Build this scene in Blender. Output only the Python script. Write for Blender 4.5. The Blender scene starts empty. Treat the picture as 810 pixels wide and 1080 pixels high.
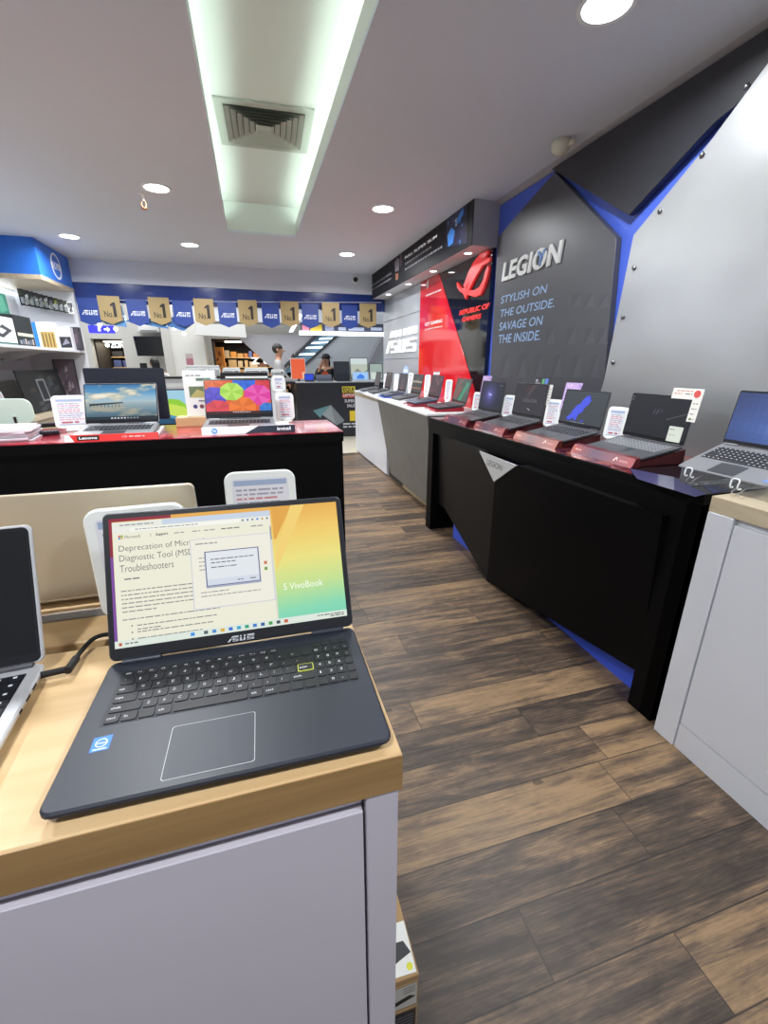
import bpy, bmesh, math, random
from mathutils import Vector, Matrix, Euler
random.seed(7)
SC = bpy.context.scene
COL = SC.collection
R = math.radians
# ------------------------------------------------------------------ camera
FPX = 459.0
PITCH = math.atan(155 / FPX)
YAW = math.atan(140 * math.cos(PITCH) / FPX)
EYE = Vector((0, 0, 1.42))
FWD = Vector((math.sin(YAW) * math.cos(PITCH), math.cos(YAW) * math.cos(PITCH), -math.sin(PITCH)))
RGT = Vector((math.cos(YAW), -math.sin(YAW), 0))
UPV = RGT.cross(FWD)
cam = bpy.data.cameras.new('camera')
cam.sensor_fit = 'VERTICAL'; cam.sensor_height = 36.0; cam.lens = FPX / 1080 * 36.0
cam.clip_start = 0.02
camo = bpy.data.objects.new('camera', cam); COL.objects.link(camo)
camo.matrix_world = Matrix((( RGT.x, UPV.x, -FWD.x, EYE.x), (RGT.y, UPV.y, -FWD.y, EYE.y), (RGT.z, UPV.z, -FWD.z, EYE.z), (0, 0, 0, 1)))
SC.camera = camo
def ray(u, v): return FWD + RGT * ((u - 405) / FPX) + UPV * ((540 - v) / FPX)
def az(u, v, z): d = ray(u, v); return EYE + d * ((z - EYE.z) / d.z)      # where a sight line meets a level surface
def ax(u, v, x): d = ray(u, v); return EYE + d * ((x - EYE.x) / d.x)      # ... a wall facing the aisle
def ay(u, v, y): d = ray(u, v); return EYE + d * ((y - EYE.y) / d.y)      # ... a wall across the aisle
# ------------------------------------------------------------------ materials
def lin(c):
    if isinstance(c, str):
        c = tuple(int(c[i:i + 2], 16) / 255 for i in (0, 2, 4))
    return tuple((x / 12.92 if x <= 0.04045 else ((x + 0.055) / 1.055) ** 2.4) for x in c) + (1.0,)
MATS = {}
def mat(name, col=None, rough=0.5, metal=0.0, emit=None, es=1.0, spec=0.5, coat=0.0, alpha=1.0, trans=0.0, attr=False, noise=0.0, nscale=40.0):
    if name in MATS: return MATS[name]
    m = bpy.data.materials.new(name); m.use_nodes = True; MATS[name] = m
    nt = m.node_tree; b = nt.nodes['Principled BSDF']
    b.inputs['Roughness'].default_value = rough; b.inputs['Metallic'].default_value = metal
    b.inputs['Specular IOR Level'].default_value = spec
    if coat: b.inputs['Coat Weight'].default_value = coat; b.inputs['Coat Roughness'].default_value = 0.05
    if col: b.inputs['Base Color'].default_value = lin(col)
    if emit: b.inputs['Emission Color'].default_value = lin(emit); b.inputs['Emission Strength'].default_value = es
    if trans: b.inputs['Transmission Weight'].default_value = trans
    if alpha < 1: b.inputs['Alpha'].default_value = alpha
    if attr:
        a = nt.nodes.new('ShaderNodeAttribute'); a.attribute_name = 'Col'
        if attr == 'emit':
            b.inputs['Base Color'].default_value = (0.01, 0.01, 0.01, 1)
            nt.links.new(a.outputs['Color'], b.inputs['Emission Color']); b.inputs['Emission Strength'].default_value = es
        else:
            nt.links.new(a.outputs['Color'], b.inputs['Base Color'])
    elif noise:
        tc = nt.nodes.new('ShaderNodeTexCoord'); n = nt.nodes.new('ShaderNodeTexNoise'); n.inputs['Scale'].default_value = nscale
        n.inputs['Detail'].default_value = 4
        mx = nt.nodes.new('ShaderNodeMix'); mx.data_type = 'RGBA'
        c = lin(col)
        mx.inputs[6].default_value = tuple(x * (1 - noise) for x in c[:3]) + (1,)
        mx.inputs[7].default_value = tuple(min(1, x * (1 + noise)) for x in c[:3]) + (1,)
        nt.links.new(tc.outputs['Object'], n.inputs['Vector']); nt.links.new(n.outputs['Fac'], mx.inputs[0])
        nt.links.new(mx.outputs[2], b.inputs['Base Color'])
    return m
def nodes(m): return m.node_tree.nodes, m.node_tree.links, m.node_tree.nodes['Principled BSDF']
def ramp(nt_nodes, stops):
    r = nt_nodes.new('ShaderNodeValToRGB'); e = r.color_ramp.elements
    while len(e) < len(stops): e.new(0.5)
    for k, (p, c) in enumerate(stops): e[k].position = p; e[k].color = lin(c)
    return r
M_screen = mat('lit_display', attr='emit', es=1.05, rough=0.3, spec=0.2)
M_print = mat('printed_card', attr=True, rough=0.45)
M_gloss = mat('glossy_print', attr=True, rough=0.3)
M_far = mat('shop_goods', attr=True, rough=0.6)
M_wplas = mat('white_plastic', 'e9edea', 0.35)
M_wlam = mat('white_laminate', 'd2d4da', 0.35, noise=0.02, nscale=6)
M_glam = mat('grey_lilac_laminate', 'bcb8c2', 0.42, noise=0.03, nscale=9)
M_black = mat('black_laminate', '050506', 0.5, spec=0.12, noise=0.1, nscale=5)
M_bplas = mat('black_plastic', '111216', 0.4)
M_dark = mat('dark_bezel', '14151a', 0.22)
M_silver = mat('silver_aluminium', 'c6c7ca', 0.38, metal=0.35)
M_chrome = mat('chrome', 'd8d8da', 0.12, metal=1.0)
M_navy = mat('navy_painted_shell', '252a36', 0.42, noise=0.04, nscale=200)
M_grey = mat('grey_shell', '4a4b50', 0.42)
M_key = mat('black_keycap', '16181f', 0.5)
M_kled = mat('key_legend', 'd5d8de', 0.5)
M_blue = mat('royal_blue_paint', '3a55c8', 0.5)
M_paper = mat('white_paper', 'eeeeec', 0.6)
M_wpaint = mat('white_wall_paint', 'd9d9dc', 0.7, noise=0.015, nscale=3)
M_rubber = mat('black_rubber', '0d0d0d', 0.7)
M_clear = mat('clear_acrylic', 'f4f8fa', 0.05, trans=0.9)
# ------------------------------------------------------------------ geometry collector
def frame(o, x, y):
    x = Vector(x).normalized(); y = Vector(y).normalized(); z = x.cross(y)
    o = Vector(o)
    return Matrix(((x.x, y.x, z.x, o.x), (x.y, y.y, z.y, o.y), (x.z, y.z, z.z, o.z), (0, 0, 0, 1)))
_TX = {}
def text_geo(s, off, shear, sp):
    k = (s, off, shear, sp)
    if k not in _TX:
        c = bpy.data.curves.new('t', 'FONT'); c.body = s; c.size = 1; c.offset = off; c.shear = shear; c.space_character = sp
        c.resolution_u = 3
        o = bpy.data.objects.new('t', c); COL.objects.link(o)
        dg = bpy.context.evaluated_depsgraph_get(); dg.update()
        me = o.evaluated_get(dg).to_mesh()
        vs = [v.co.copy() for v in me.vertices]; fs = [tuple(p.vertices) for p in me.polygons]
        o.evaluated_get(dg).to_mesh_clear()
        bpy.data.objects.remove(o); bpy.data.curves.remove(c)
        x0 = min(v.x for v in vs); x1 = max(v.x for v in vs); y0 = min(v.y for v in vs); y1 = max(v.y for v in vs)
        _TX[k] = ([((v.x - x0) / (x1 - x0), (v.y - y0) / max(1e-6, y1 - y0)) for v in vs], fs)
    return _TX[k]
def rrect(x0, y0, x1, y1, r, n=4):
    r = min(r, abs(x1 - x0) / 2 - 1e-5, abs(y1 - y0) / 2 - 1e-5)
    out = []
    for cx, cy, a in ((x1 - r, y0 + r, -90), (x1 - r, y1 - r, 0), (x0 + r, y1 - r, 90), (x0 + r, y0 + r, 180)):
        for k in range(n + 1):
            t = R(a + 90 * k / n); out.append((cx + r * math.cos(t), cy + r * math.sin(t)))
    return out
class G:
    def __init__(s, root=None, M=None):
        s.v = []; s.f = []; s.m = []; s.c = []; s.sm = []; s.mats = []
        s.B = root.matrix_basis.inverted() if root is not None else Matrix()
        s.M = M or Matrix()
    def at(s, M): s.M = M; return s
    def add(s, vs, fs, m, col=None, smooth=False):
        b = len(s.v); T = s.B @ s.M
        s.v += [T @ Vector(p) for p in vs]
        if m not in s.mats: s.mats.append(m)
        k = s.mats.index(m); c = lin(col) if col else None
        for f in fs: s.f.append([b + i for i in f]); s.m.append(k); s.c.append(c); s.sm.append(smooth)
        return s
    def box(s, x0, x1, y0, y1, z0, z1, m, col=None):
        return s.add([(x0,y0,z0),(x1,y0,z0),(x1,y1,z0),(x0,y1,z0),(x0,y0,z1),(x1,y0,z1),(x1,y1,z1),(x0,y1,z1)],
            [(3,2,1,0),(4,5,6,7),(0,1,5,4),(1,2,6,5),(2,3,7,6),(3,0,4,7)], m, col)
    def bbox(s, x0, x1, y0, y1, z0, z1, m, b=0.002, col=None):      # box with bevelled edges
        return s.prism(rrect(x0, y0, x1, y1, b, 2), z0, z1, m, b * 0.8, col)
    def prism(s, pts, z0, z1, m, bev=0.0, col=None, smooth=False):   # outline in the frame's xy, from z0 to z1; bev shrinks both rims
        n = len(pts); area = sum(pts[i][0]*pts[(i+1)%n][1]-pts[(i+1)%n][0]*pts[i][1] for i in range(n))
        if area < 0: pts = pts[::-1]
        cx = sum(p[0] for p in pts)/n; cy = sum(p[1] for p in pts)/n
        def shr(d):
            out = []
            for i in range(n):
                a = Vector(pts[i-1]); b = Vector(pts[i]); c = Vector(pts[(i+1)%n])
                e1 = (b-a); e2 = (c-b)
                if e1.length < 1e-7: e1 = e2
                if e2.length < 1e-7: e2 = e1
                nn = Vector((-e1.y, e1.x)).normalized() + Vector((-e2.y, e2.x)).normalized()
                nn = nn.normalized() if nn.length > 1e-6 else nn
                out.append((b.x + nn.x*d, b.y + nn.y*d))
            return out
        if bev > 0: lev = [(z0, shr(bev)), (z0+bev, pts), (z1-bev, pts), (z1, shr(bev))]
        else: lev = [(z0, pts), (z1, pts)]
        vs = [(p[0], p[1], z) for z, q in lev for p in q]; fs = []
        for k in range(len(lev)-1):
            for i in range(n):
                j = (i+1) % n; fs.append((k*n+i, k*n+j, (k+1)*n+j, (k+1)*n+i))
        s.add(vs, fs, m, col, smooth)
        L = len(lev)-1
        s.add([(p[0],p[1],lev[0][0]) for p in lev[0][1]], [tuple(range(n))[::-1]], m, col)
        s.add([(p[0],p[1],lev[L][0]) for p in lev[L][1]], [tuple(range(n))], m, col)
        return s
    def poly(s, pts, m, z=0.0, col=None):
        n = len(pts); area = sum(pts[i][0]*pts[(i+1)%n][1]-pts[(i+1)%n][0]*pts[i][1] for i in range(n))
        if area < 0: pts = pts[::-1]
        return s.add([(p[0], p[1], z) for p in pts], [tuple(range(n))], m, col)
    def rect(s, x0, y0, x1, y1, m, z=0.0, col=None):
        return s.add([(x0,y0,z),(x1,y0,z),(x1,y1,z),(x0,y1,z)], [(0,1,2,3)], m, col)
    def disc(s, x, y, r, m, z=0.0, col=None, n=20, ry=None):
        return s.poly([(x+r*math.cos(2*math.pi*k/n), y+(ry or r)*math.sin(2*math.pi*k/n)) for k in range(n)], m, z, col)
    def ring(s, x, y, r0, r1, m, z0, z1, col=None, n=28):
        vs = []; fs = []
        for k in range(n):
            a = 2*math.pi*k/n; c, t = math.cos(a), math.sin(a)
            vs += [(x+r0*c,y+r0*t,z0),(x+r1*c,y+r1*t,z0),(x+r1*c,y+r1*t,z1),(x+r0*c,y+r0*t,z1)]
        for k in range(n):
            a = 4*k; b = 4*((k+1)%n)
            for i in range(4): j = (i+1)%4; fs.append((a+i, b+i, b+j, a+j))
        return s.add(vs, [f[::-1] for f in fs], m, col, False)
    def tube(s, pts, r, m, n=8, col=None, r1=None):
        pts = [Vector(p) for p in pts]; vs = []; fs = []
        for i, p in enumerate(pts):
            d = (pts[min(i+1, len(pts)-1)] - pts[max(i-1, 0)]).normalized()
            a = d.orthogonal().normalized() if i == 0 else (a - d * a.dot(d)).normalized()
            b = d.cross(a); rr = r if r1 is None else r + (r1 - r) * i / (len(pts)-1)
            for k in range(n):
                t = 2*math.pi*k/n; vs.append(p + a*(rr*math.cos(t)) + b*(rr*math.sin(t)))
        for i in range(len(pts)-1):
            for k in range(n): fs.append((i*n+k, i*n+(k+1)%n, (i+1)*n+(k+1)%n, (i+1)*n+k))
        s.add(vs, fs, m, col, True)
        s.add(vs[:n], [tuple(range(n))[::-1]], m, col); s.add(vs[-n:], [tuple(range(n))], m, col)
        return s
    def lathe(s, prof, m, n=24, col=None, smooth=True):            # profile (r, z) about the frame's z axis
        vs = []; fs = []
        for r, z in prof:
            for k in range(n): t = 2*math.pi*k/n; vs.append((r*math.cos(t), r*math.sin(t), z))
        for i in range(len(prof)-1):
            for k in range(n): fs.append((i*n+k, i*n+(k+1)%n, (i+1)*n+(k+1)%n, (i+1)*n+k))
        return s.add(vs, fs, m, col, smooth)
    def text(s, t, x0, y0, x1, y1, m, z=0.0, th=0.0, off=0.0, shear=0.0, col=None, sp=1.0):
        q, fs = text_geo(t, off, shear, sp)
        n = len(q); vs = [(x0+(x1-x0)*a, y0+(y1-y0)*b, z+th) for a, b in q]
        if th <= 0: return s.add(vs, fs, m, col)
        s.add(vs + [(v[0], v[1], z) for v in vs], fs, m, col)
        from collections import Counter
        cnt = Counter()
        for f in fs:
            for i in range(len(f)): cnt[(f[i], f[(i+1)%len(f)])] += 1
        side = [(a, a+n, b+n, b) for (a, b) in cnt if (b, a) not in cnt]
        return s.add(vs + [(v[0], v[1], z) for v in vs], side, m, col)
    def build(s, name, parent=None, **props):
        me = bpy.data.meshes.new(name)
        me.from_pydata([tuple(p) for p in s.v], [], s.f)
        for m in s.mats: me.materials.append(m)
        for p, k, sm in zip(me.polygons, s.m, s.sm): p.material_index = k; p.use_smooth = sm
        if any(c for c in s.c):
            at = me.color_attributes.new('Col', 'FLOAT_COLOR', 'CORNER'); i = 0
            for p, c in zip(me.polygons, s.c):
                for _ in p.vertices: at.data[i].color = c or (1, 1, 1, 1); i += 1
        me.update()
        o = bpy.data.objects.new(name, me); COL.objects.link(o)
        if parent is not None: o.parent = parent
        for k, v in props.items(): o[k] = v
        return o
def thing(name, label, cat, loc=(0, 0, 0), rz=0.0, group=None, rx=0.0, matrix=None):
    o = bpy.data.objects.new(name, None); COL.objects.link(o); o.empty_display_size = 0.05
    if matrix is not None: o.matrix_basis = matrix
    else: o.location = loc; o.rotation_euler = (rx, 0, rz)
    bpy.context.view_layer.update() if False else None
    o['label'] = label; o['category'] = cat
    if group: o['group'] = group
    return o
def tag(o, label, cat, group=None, kind=None):
    o['label'] = label; o['category'] = cat
    if group: o['group'] = group
    if kind: o['kind'] = kind
    return o
def structure(g, name, label=None):
    o = g.build(name); o['kind'] = 'structure'
    if label: o['label'] = label; o['category'] = name.split('_')[0]
    return o
def dup(root, loc=None, label=None, rz=None):
    r = root.copy(); COL.objects.link(r)
    if loc is not None: r.location = loc
    if rz is not None: r.rotation_euler.z = rz
    if label: r['label'] = label
    for ch in list(root.children):
        c = ch.copy(); COL.objects.link(c); c.parent = r
        for g in list(ch.children):
            d = g.copy(); COL.objects.link(d); d.parent = c
    return r
WALLF = lambda o: frame(o, (0, -1, 0), (0, 0, 1))        # face of the right wall, seen from the aisle
FRONT = lambda o=(0, 0, 0): frame(o, (1, 0, 0), (0, 0, 1))
def wp(pts, x, S=1.0, ox=0, oy=0):                        # outline points on the right wall -> (along, up) in WALLF((x,0,0))
    out = []
    for p in pts:
        q = ax(ox + p[0]/S, oy + p[1]/S, x); out.append((-q.y, q.z))
    return out
def textline(g, x0, y, x1, h, col, m, z, seed=1):
    rr = random.Random(seed); u = x0
    while u < x1 - h:
        w_ = rr.uniform(1.5, 7) * h; g.rect(u, y, min(x1, u + w_), y + h, m, z, col); u += w_ + h * .9
# ================================================================== SETTING
ZC = 2.70
m_floor = mat('wood_plank_floor', '7a6350', 0.42)
def build_floor_material():
    N, L, B = nodes(m_floor)
    def mt(op, a, b=None, c=None):
        n = N.new('ShaderNodeMath'); n.operation = op
        for i, x in enumerate((a, b, c)):
            if x is None: continue
            if isinstance(x, (int, float)): n.inputs[i].default_value = x
            else: L.new(x, n.inputs[i])
        return n.outputs[0]
    g = N.new('ShaderNodeNewGeometry'); s = N.new('ShaderNodeSeparateXYZ'); L.new(g.outputs['Position'], s.inputs[0])
    PW, PL = 0.163, 1.22
    yy = mt('DIVIDE', mt('SUBTRACT', s.outputs[1], 0.82), PW); row = mt('FLOOR', yy); fy = mt('SUBTRACT', yy, row)
    wn = N.new('ShaderNodeTexWhiteNoise'); wn.noise_dimensions = '1D'; L.new(row, wn.inputs['W'])
    xx = mt('ADD', mt('DIVIDE', s.outputs[0], PL), mt('MULTIPLY', wn.outputs['Value'], 7.0)); colm = mt('FLOOR', xx); fx = mt('SUBTRACT', xx, colm)
    wn2 = N.new('ShaderNodeTexWhiteNoise'); wn2.noise_dimensions = '1D'; L.new(mt('ADD', mt('MULTIPLY', row, 13.37), mt('MULTIPLY', colm, 5.71)), wn2.inputs['W'])
    rnd = wn2.outputs['Value']
    def noise(sx, sy, detail, k, rough=0.6, dist=0.0):
        c = N.new('ShaderNodeCombineXYZ'); L.new(mt('MULTIPLY', s.outputs[0], sx), c.inputs[0]); L.new(mt('MULTIPLY', s.outputs[1], sy), c.inputs[1]); L.new(mt('MULTIPLY', rnd, k), c.inputs[2])
        n = N.new('ShaderNodeTexNoise'); n.inputs['Scale'].default_value = 1; n.inputs['Detail'].default_value = detail; n.inputs['Roughness'].default_value = rough; n.inputs['Distortion'].default_value = dist
        L.new(c.outputs[0], n.inputs['Vector']); return n.outputs['Fac']
    band = noise(1.5, 15, 6, 90, 0.62, 0.9); grain = noise(6, 170, 8, 40, 0.8, 0.4); blot = noise(9, 22, 4, 70, 0.65, 1.0)
    t = mt('ADD', mt('MULTIPLY', mt('SUBTRACT', band, 0.5), 1.9), mt('MULTIPLY', mt('SUBTRACT', grain, 0.5), 1.7))
    t = mt('ADD', t, mt('MULTIPLY', mt('SUBTRACT', rnd, 0.5), 0.55)); t = mt('ADD', t, mt('MULTIPLY', mt('SUBTRACT', blot, 0.5), 0.7))
    t = mt('ADD', t, 0.5)
    r = ramp(N, [(0.0, '2e2620'), (0.28, '43372d'), (0.5, '5c4b3c'), (0.74, '796249'), (1.0, '8f7455')]); L.new(t, r.inputs[0])
    # knots
    vc = N.new('ShaderNodeCombineXYZ'); L.new(mt('MULTIPLY', s.outputs[0], 3.1), vc.inputs[0]); L.new(mt('MULTIPLY', s.outputs[1], 6.4), vc.inputs[1])
    vo = N.new('ShaderNodeTexVoronoi'); vo.inputs['Scale'].default_value = 1.0; L.new(vc.outputs[0], vo.inputs['Vector'])
    kn = mt('MULTIPLY', mt('LESS_THAN', mt('ADD', vo.outputs['Distance'], mt('MULTIPLY', grain, 0.12)), 0.13), 0.6)
    ey = mt('MINIMUM', fy, mt('SUBTRACT', 1.0, fy)); ex = mt('MINIMUM', fx, mt('SUBTRACT', 1.0, fx))
    seam = mt('MAXIMUM', mt('LESS_THAN', ey, 0.012), mt('LESS_THAN', ex, 0.0013))
    dk = mt('MAXIMUM', mt('MULTIPLY', seam, 0.85), kn)
    mx = N.new('ShaderNodeMix'); mx.data_type = 'RGBA'; L.new(dk, mx.inputs[0]); L.new(r.outputs[0], mx.inputs[6]); mx.inputs[7].default_value = lin('1d1713')
    L.new(mx.outputs[2], B.inputs['Base Color'])
    bp = N.new('ShaderNodeBump'); bp.inputs['Strength'].default_value = 0.25; bp.inputs['Distance'].default_value = 0.002
    L.new(mt('SUBTRACT', grain, mt('MULTIPLY', seam, 0.8)), bp.inputs['Height']); L.new(bp.outputs[0], B.inputs['Normal'])
    rr = N.new('ShaderNodeMapRange'); rr.inputs['To Min'].default_value = 0.4; rr.inputs['To Max'].default_value = 0.5; L.new(blot, rr.inputs[0]); L.new(rr.outputs[0], B.inputs['Roughness'])
build_floor_material()
g = G(); g.box(-2.8, 2.1, -2.0, 7.25, -0.06, 0.0, m_floor); structure(g, 'floor')
m_tile = mat('cream_mall_tile', 'd6cfbd', 0.25, noise=0.03, nscale=2)
g = G(); g.box(-9, 9, 7.25, 18, -0.06, 0.0, m_tile); structure(g, 'floor_mall')
# ceiling with the long lighting recess
m_ceil = mat('ceiling_paint', 'd3d9e2', 0.8, noise=0.012, nscale=2)
m_rec = mat('recess_paint', 'dfe4e0', 0.8)
RX0, RX1, RY0, RY1, RZ, LIP = -0.115, 0.575, 0.6, 5.33, 2.97, 0.13
g = G()
for b in ((-2.8, RX0, -2.0, 7.07), (RX1, 2.1, -2.0, 7.07), (RX0, RX1, RY1, 7.07), (RX0, RX1, -2.0, RY0)):
    g.box(b[0], b[1], b[2], b[3], ZC, ZC + 0.02, m_ceil)
for x, sx in ((RX0, -1), (RX1, 1)):
    x2 = x + sx * 0.02; x3 = x + sx * 0.17
    g.box(min(x, x2), max(x, x2), RY0, RY1, ZC + 0.02, ZC + LIP, m_rec)              # lip
    g.box(min(x2, x3), max(x2, x3), RY0, RY1, ZC + 0.02, ZC + 0.05, m_rec)           # cove shelf
    g.box(min(x3, x3 + sx * 0.02), max(x3, x3 + sx * 0.02), RY0, RY1, ZC + 0.05, RZ, m_rec)
g.box(RX0 - 0.19, RX1 + 0.19, RY1, RY1 + 0.02, ZC + 0.02, RZ, m_rec); g.box(RX0 - 0.19, RX1 + 0.19, RY0 - 0.02, RY0, ZC + 0.02, RZ, m_rec)
g.box(RX0 - 0.19, RX1 + 0.19, RY0 - 0.02, RY1 + 0.02, RZ, RZ + 0.02, m_rec)
structure(g, 'ceiling')
g = G(); g.box(-2.8, 2.1, 7.07, 7.25, 2.43, ZC + 0.02, m_ceil); structure(g, 'trim_1')      # bulkhead over the shop front
m_bluegl = mat('navy_gloss_fascia', '22397f', 0.18, coat=0.4, noise=0.25, nscale=1.5)
g = G(); g.box(-2.14, 2.1, 7.09, 7.2, 2.20, 2.43, m_bluegl); structure(g, 'trim_2')
m_bluewall = mat('blue_wall_paint', '4a66d0', 0.5, noise=0.03, nscale=3)
g = G(); g.box(2.1, 2.2, -2.0, 7.25, 0, ZC, m_bluewall); structure(g, 'wall_right')
g = G(); g.box(-2.9, -2.8, -2.0, 7.25, 0, ZC, M_wpaint); structure(g, 'wall_left')
m_baseb = mat('grey_plaster_cove', '9c9a9c', 0.8)
g = G().at(frame((0, 0, 0), (1, 0, 0), (0, 0, 1)))
g.prism([(2.1, ZC), (2.1, ZC - 0.03), (2.085, ZC - 0.03), (2.05, ZC)], -3.78, 2.0, m_baseb); structure(g, 'trim_3')
# ---------------------------------------------------------------- lamps in the ceiling
m_lamp = mat('downlight_glow', 'ffffff', emit='f4f8ff', es=9.0)
m_led = mat('led_tube', 'ffffff', emit='ecfff4', es=12.0)
def spot_light(name, loc, power, ang=150, size=0.18, col=(0.95, 0.975, 1.0)):
    l = bpy.data.lights.new(name, 'AREA'); l.shape = 'DISK'; l.size = size; l.energy = power; l.color = col; l.spread = R(ang)
    o = bpy.data.objects.new(name, l); COL.objects.link(o); o.location = loc; return o
DL = [(-0.574, 4.259), (-1.712, 5.954), (-0.544, 5.972), (1.240, 5.915), (1.213, 4.228), (1.401, 1.838), (-0.56, 1.9), (-1.72, 4.25), (-1.72, 1.9), (1.3, -0.4), (-0.56, -0.4)]
DLL = ['second row of lights, left of the long recess', 'beside the blue shelf header', 'by the far end of the recess, left side', 'far right, near the signboard end', 'right of the recess, above the dark counter', 'nearest right, at the top edge of the photo', 'overhead left of the recess, out of view', 'left, out of view over the shelves', 'left, out of view', 'behind the camera on the right', 'behind the camera on the left']
dl0 = None
for (x, y), lb in zip(DL, DLL):
    if dl0 is None:
        dl0 = t = thing('ceiling_downlight', '', 'ceiling light', (x, y, ZC), group='round ceiling downlights')
        a = G().ring(0, 0, 0.088, 0.106, M_wplas, -0.006, 0.002).build('trim_ring', t)
        b = G().at(frame((0, 0, -0.003), (1, 0, 0), (0, -1, 0))).disc(0, 0, 0.089, m_lamp).build('diffuser', t)
    else: t = dup(dl0, (x, y, ZC))
    t['label'] = 'round white recessed ceiling downlight, ' + lb
    spot_light('downlight_beam', (x, y, ZC - 0.02), 27, 165)
for x, nm in ((RX0 - 0.10, 'left'), (RX1 + 0.10, 'right')):
    t = thing('led_strip', 'greenish white light strip hidden along the %s side of the ceiling recess' % nm, 'light strip', (x, 3.0, ZC + 0.05), group='cove light strips')
    g = G(t).tube([(x, RY0 + 0.05, ZC + 0.068), (x, RY1 - 0.05, ZC + 0.068)], 0.012, m_led, 8); g.build('tube', t)
    g = G(t).box(x - 0.02, x + 0.02, RY0 + 0.04, RY1 - 0.04, ZC + 0.05, ZC + 0.056, M_wplas); g.build('backing_channel', t)
# air diffuser in the recess
def air_diffuser():
    c = (0.235, 3.76); t = thing('air_diffuser', 'square grey louvred air conditioning diffuser in the ceiling recess', 'air vent', (c[0], c[1], RZ), rz=R(-2))
    g = G(); W = 0.31
    m = mat('diffuser_paint', 'b4b9b0', 0.5)
    def sq(h, z): return [(-h, -h, z), (h, -h, z), (h, h, z), (-h, h, z)]
    def slope(g, h0, z0, h1, z1, m):
        v = sq(h0, z0) + sq(h1, z1); g.add(v, [(i, 4 + i, 4 + (i + 1) % 4, (i + 1) % 4) for i in range(4)], m)
        v2 = [(p[0], p[1], p[2] + 0.004) for p in v]; g.add(v2, [((i + 1) % 4, 4 + (i + 1) % 4, 4 + i, i) for i in range(4)], m)
    g.box(-W, W, -W, -0.255, -0.012, 0, m); g.box(-W, W, 0.255, W, -0.012, 0, m); g.box(-W, -0.255, -0.255, 0.255, -0.012, 0, m); g.box(0.255, W, -0.255, 0.255, -0.012, 0, m)
    g.build('frame', t)
    h = 0.25
    for k in range(6):
        g = G(); slope(g, h, -0.020, h - 0.031, -0.004, m); g.build('louvre', t); h -= 0.038
    g = G(); g.box(-0.035, 0.035, -0.035, 0.035, -0.010, -0.002, m); g.build('centre_plate', t)
    g = G(); g.rect(-0.255, -0.255, 0.255, 0.255, mat('duct_grey', '7d807c', 0.8), -0.0005); g.build('duct_opening', t)
    return t
air_diffuser()
# small fittings on the ceiling
t = thing('fire_sprinkler', 'small brass fire sprinkler head hanging between two downlights', 'sprinkler', (-0.705, 4.42, ZC))
G().lathe([(0, 0), (0.03, 0), (0.03, -0.008), (0.012, -0.012), (0.012, -0.05), (0, -0.05)], M_wplas, 12).build('escutcheon', t)
g = G(); mb = mat('brass', 'a2633f', 0.4, metal=0.5); g.tube([(0.012, 0, -0.05), (0.018, 0, -0.075), (0.006, 0, -0.10)], 0.004, mb, 6); g.tube([(-0.012, 0, -0.05), (-0.018, 0, -0.075), (-0.006, 0, -0.10)], 0.004, mb, 6)
g.lathe([(0, -0.10), (0.024, -0.10), (0.024, -0.104), (0, -0.104)], mb, 12); g.build('deflector', t)
t = thing('motion_sensor', 'cream twin-lamp motion sensor on the ceiling above the black wall panel', 'sensor', (1.911, 2.772, ZC))
mcr = mat('cream_plastic', 'd2d0bd', 0.45)
G().lathe([(0, 0), (0.05, 0), (0.055, -0.02), (0.05, -0.05), (0.03, -0.07), (0, -0.075)], mcr, 20).build('dome', t)
for sx in (-1, 1):
    G(None, Matrix.Translation((0.03, 0.035 * sx - 0.03, -0.03))).lathe([(0, 0.012), (0.016, 0.012), (0.02, -0.012), (0.012, -0.016), (0, -0.012)], mcr, 12).build('lamp_head', t)
t = thing('security_camera', 'small black dome security camera on the bulkhead above the bunting', 'camera', (1.598, 7.07, 2.62))
g = G(t).at(FRONT((1.598, 7.07, 2.62))); g.lathe([(0.05, 0), (0.05, 0.015), (0.042, 0.02), (0, 0.02)], M_wplas, 18); g.build('base', t)
g = G(t).at(FRONT((1.598, 7.07, 2.62))); g.lathe([(0.036, 0.02), (0.034, 0.04), (0.02, 0.055), (0, 0.06)], M_bplas, 18); g.build('dome', t)
# ================================================================== RIGHT WALL PANELS
def asus_logo(g, x0, y0, x1, y1, m, z=0.0, th=0.0, col=None):
    W, H = x1 - x0, y1 - y0
    def B(a, b, c, d): return [(a, b), (c, b), (c, d), (a, d)]
    P = [[(0, 0), (.075, 0), (.165, .56), (.09, .56)], [(.12, .72), (.40, .72), (.40, 1.), (.17, 1.)],
         B(.19, .47, .40, .56), B(.19, .23, .40, .32), B(.19, .0, .40, .10), B(.19, .32, .25, .47), B(.34, .10, .40, .23),
         B(.455, .72, .52, 1.), B(.455, .10, .53, .56), B(.455, 0., .67, .10), B(.60, .10, .67, .56), B(.60, .72, .67, 1.),
         B(.73, .72, 1., 1.), B(.73, .47, 1., .56), B(.73, .23, 1., .32), B(.73, .0, 1., .10), B(.73, .32, .79, .47), B(.93, .10, 1., .23)]
    for p in P:
        q = [(x0 + W * a + 0.03 * W * (b - .5), y0 + H * b) for a, b in p]
        if th: g.prism(q, z, z + th, m, 0, col)
        else: g.poly(q, m, z, col)
m_leg = mat('charcoal_wall_vinyl', '47484d', 0.38, noise=0.08, nscale=6)
m_dkp = mat('ribbed_black_panel', '2d2e33', 0.42)
N_, L_, B_ = nodes(m_dkp)
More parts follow.
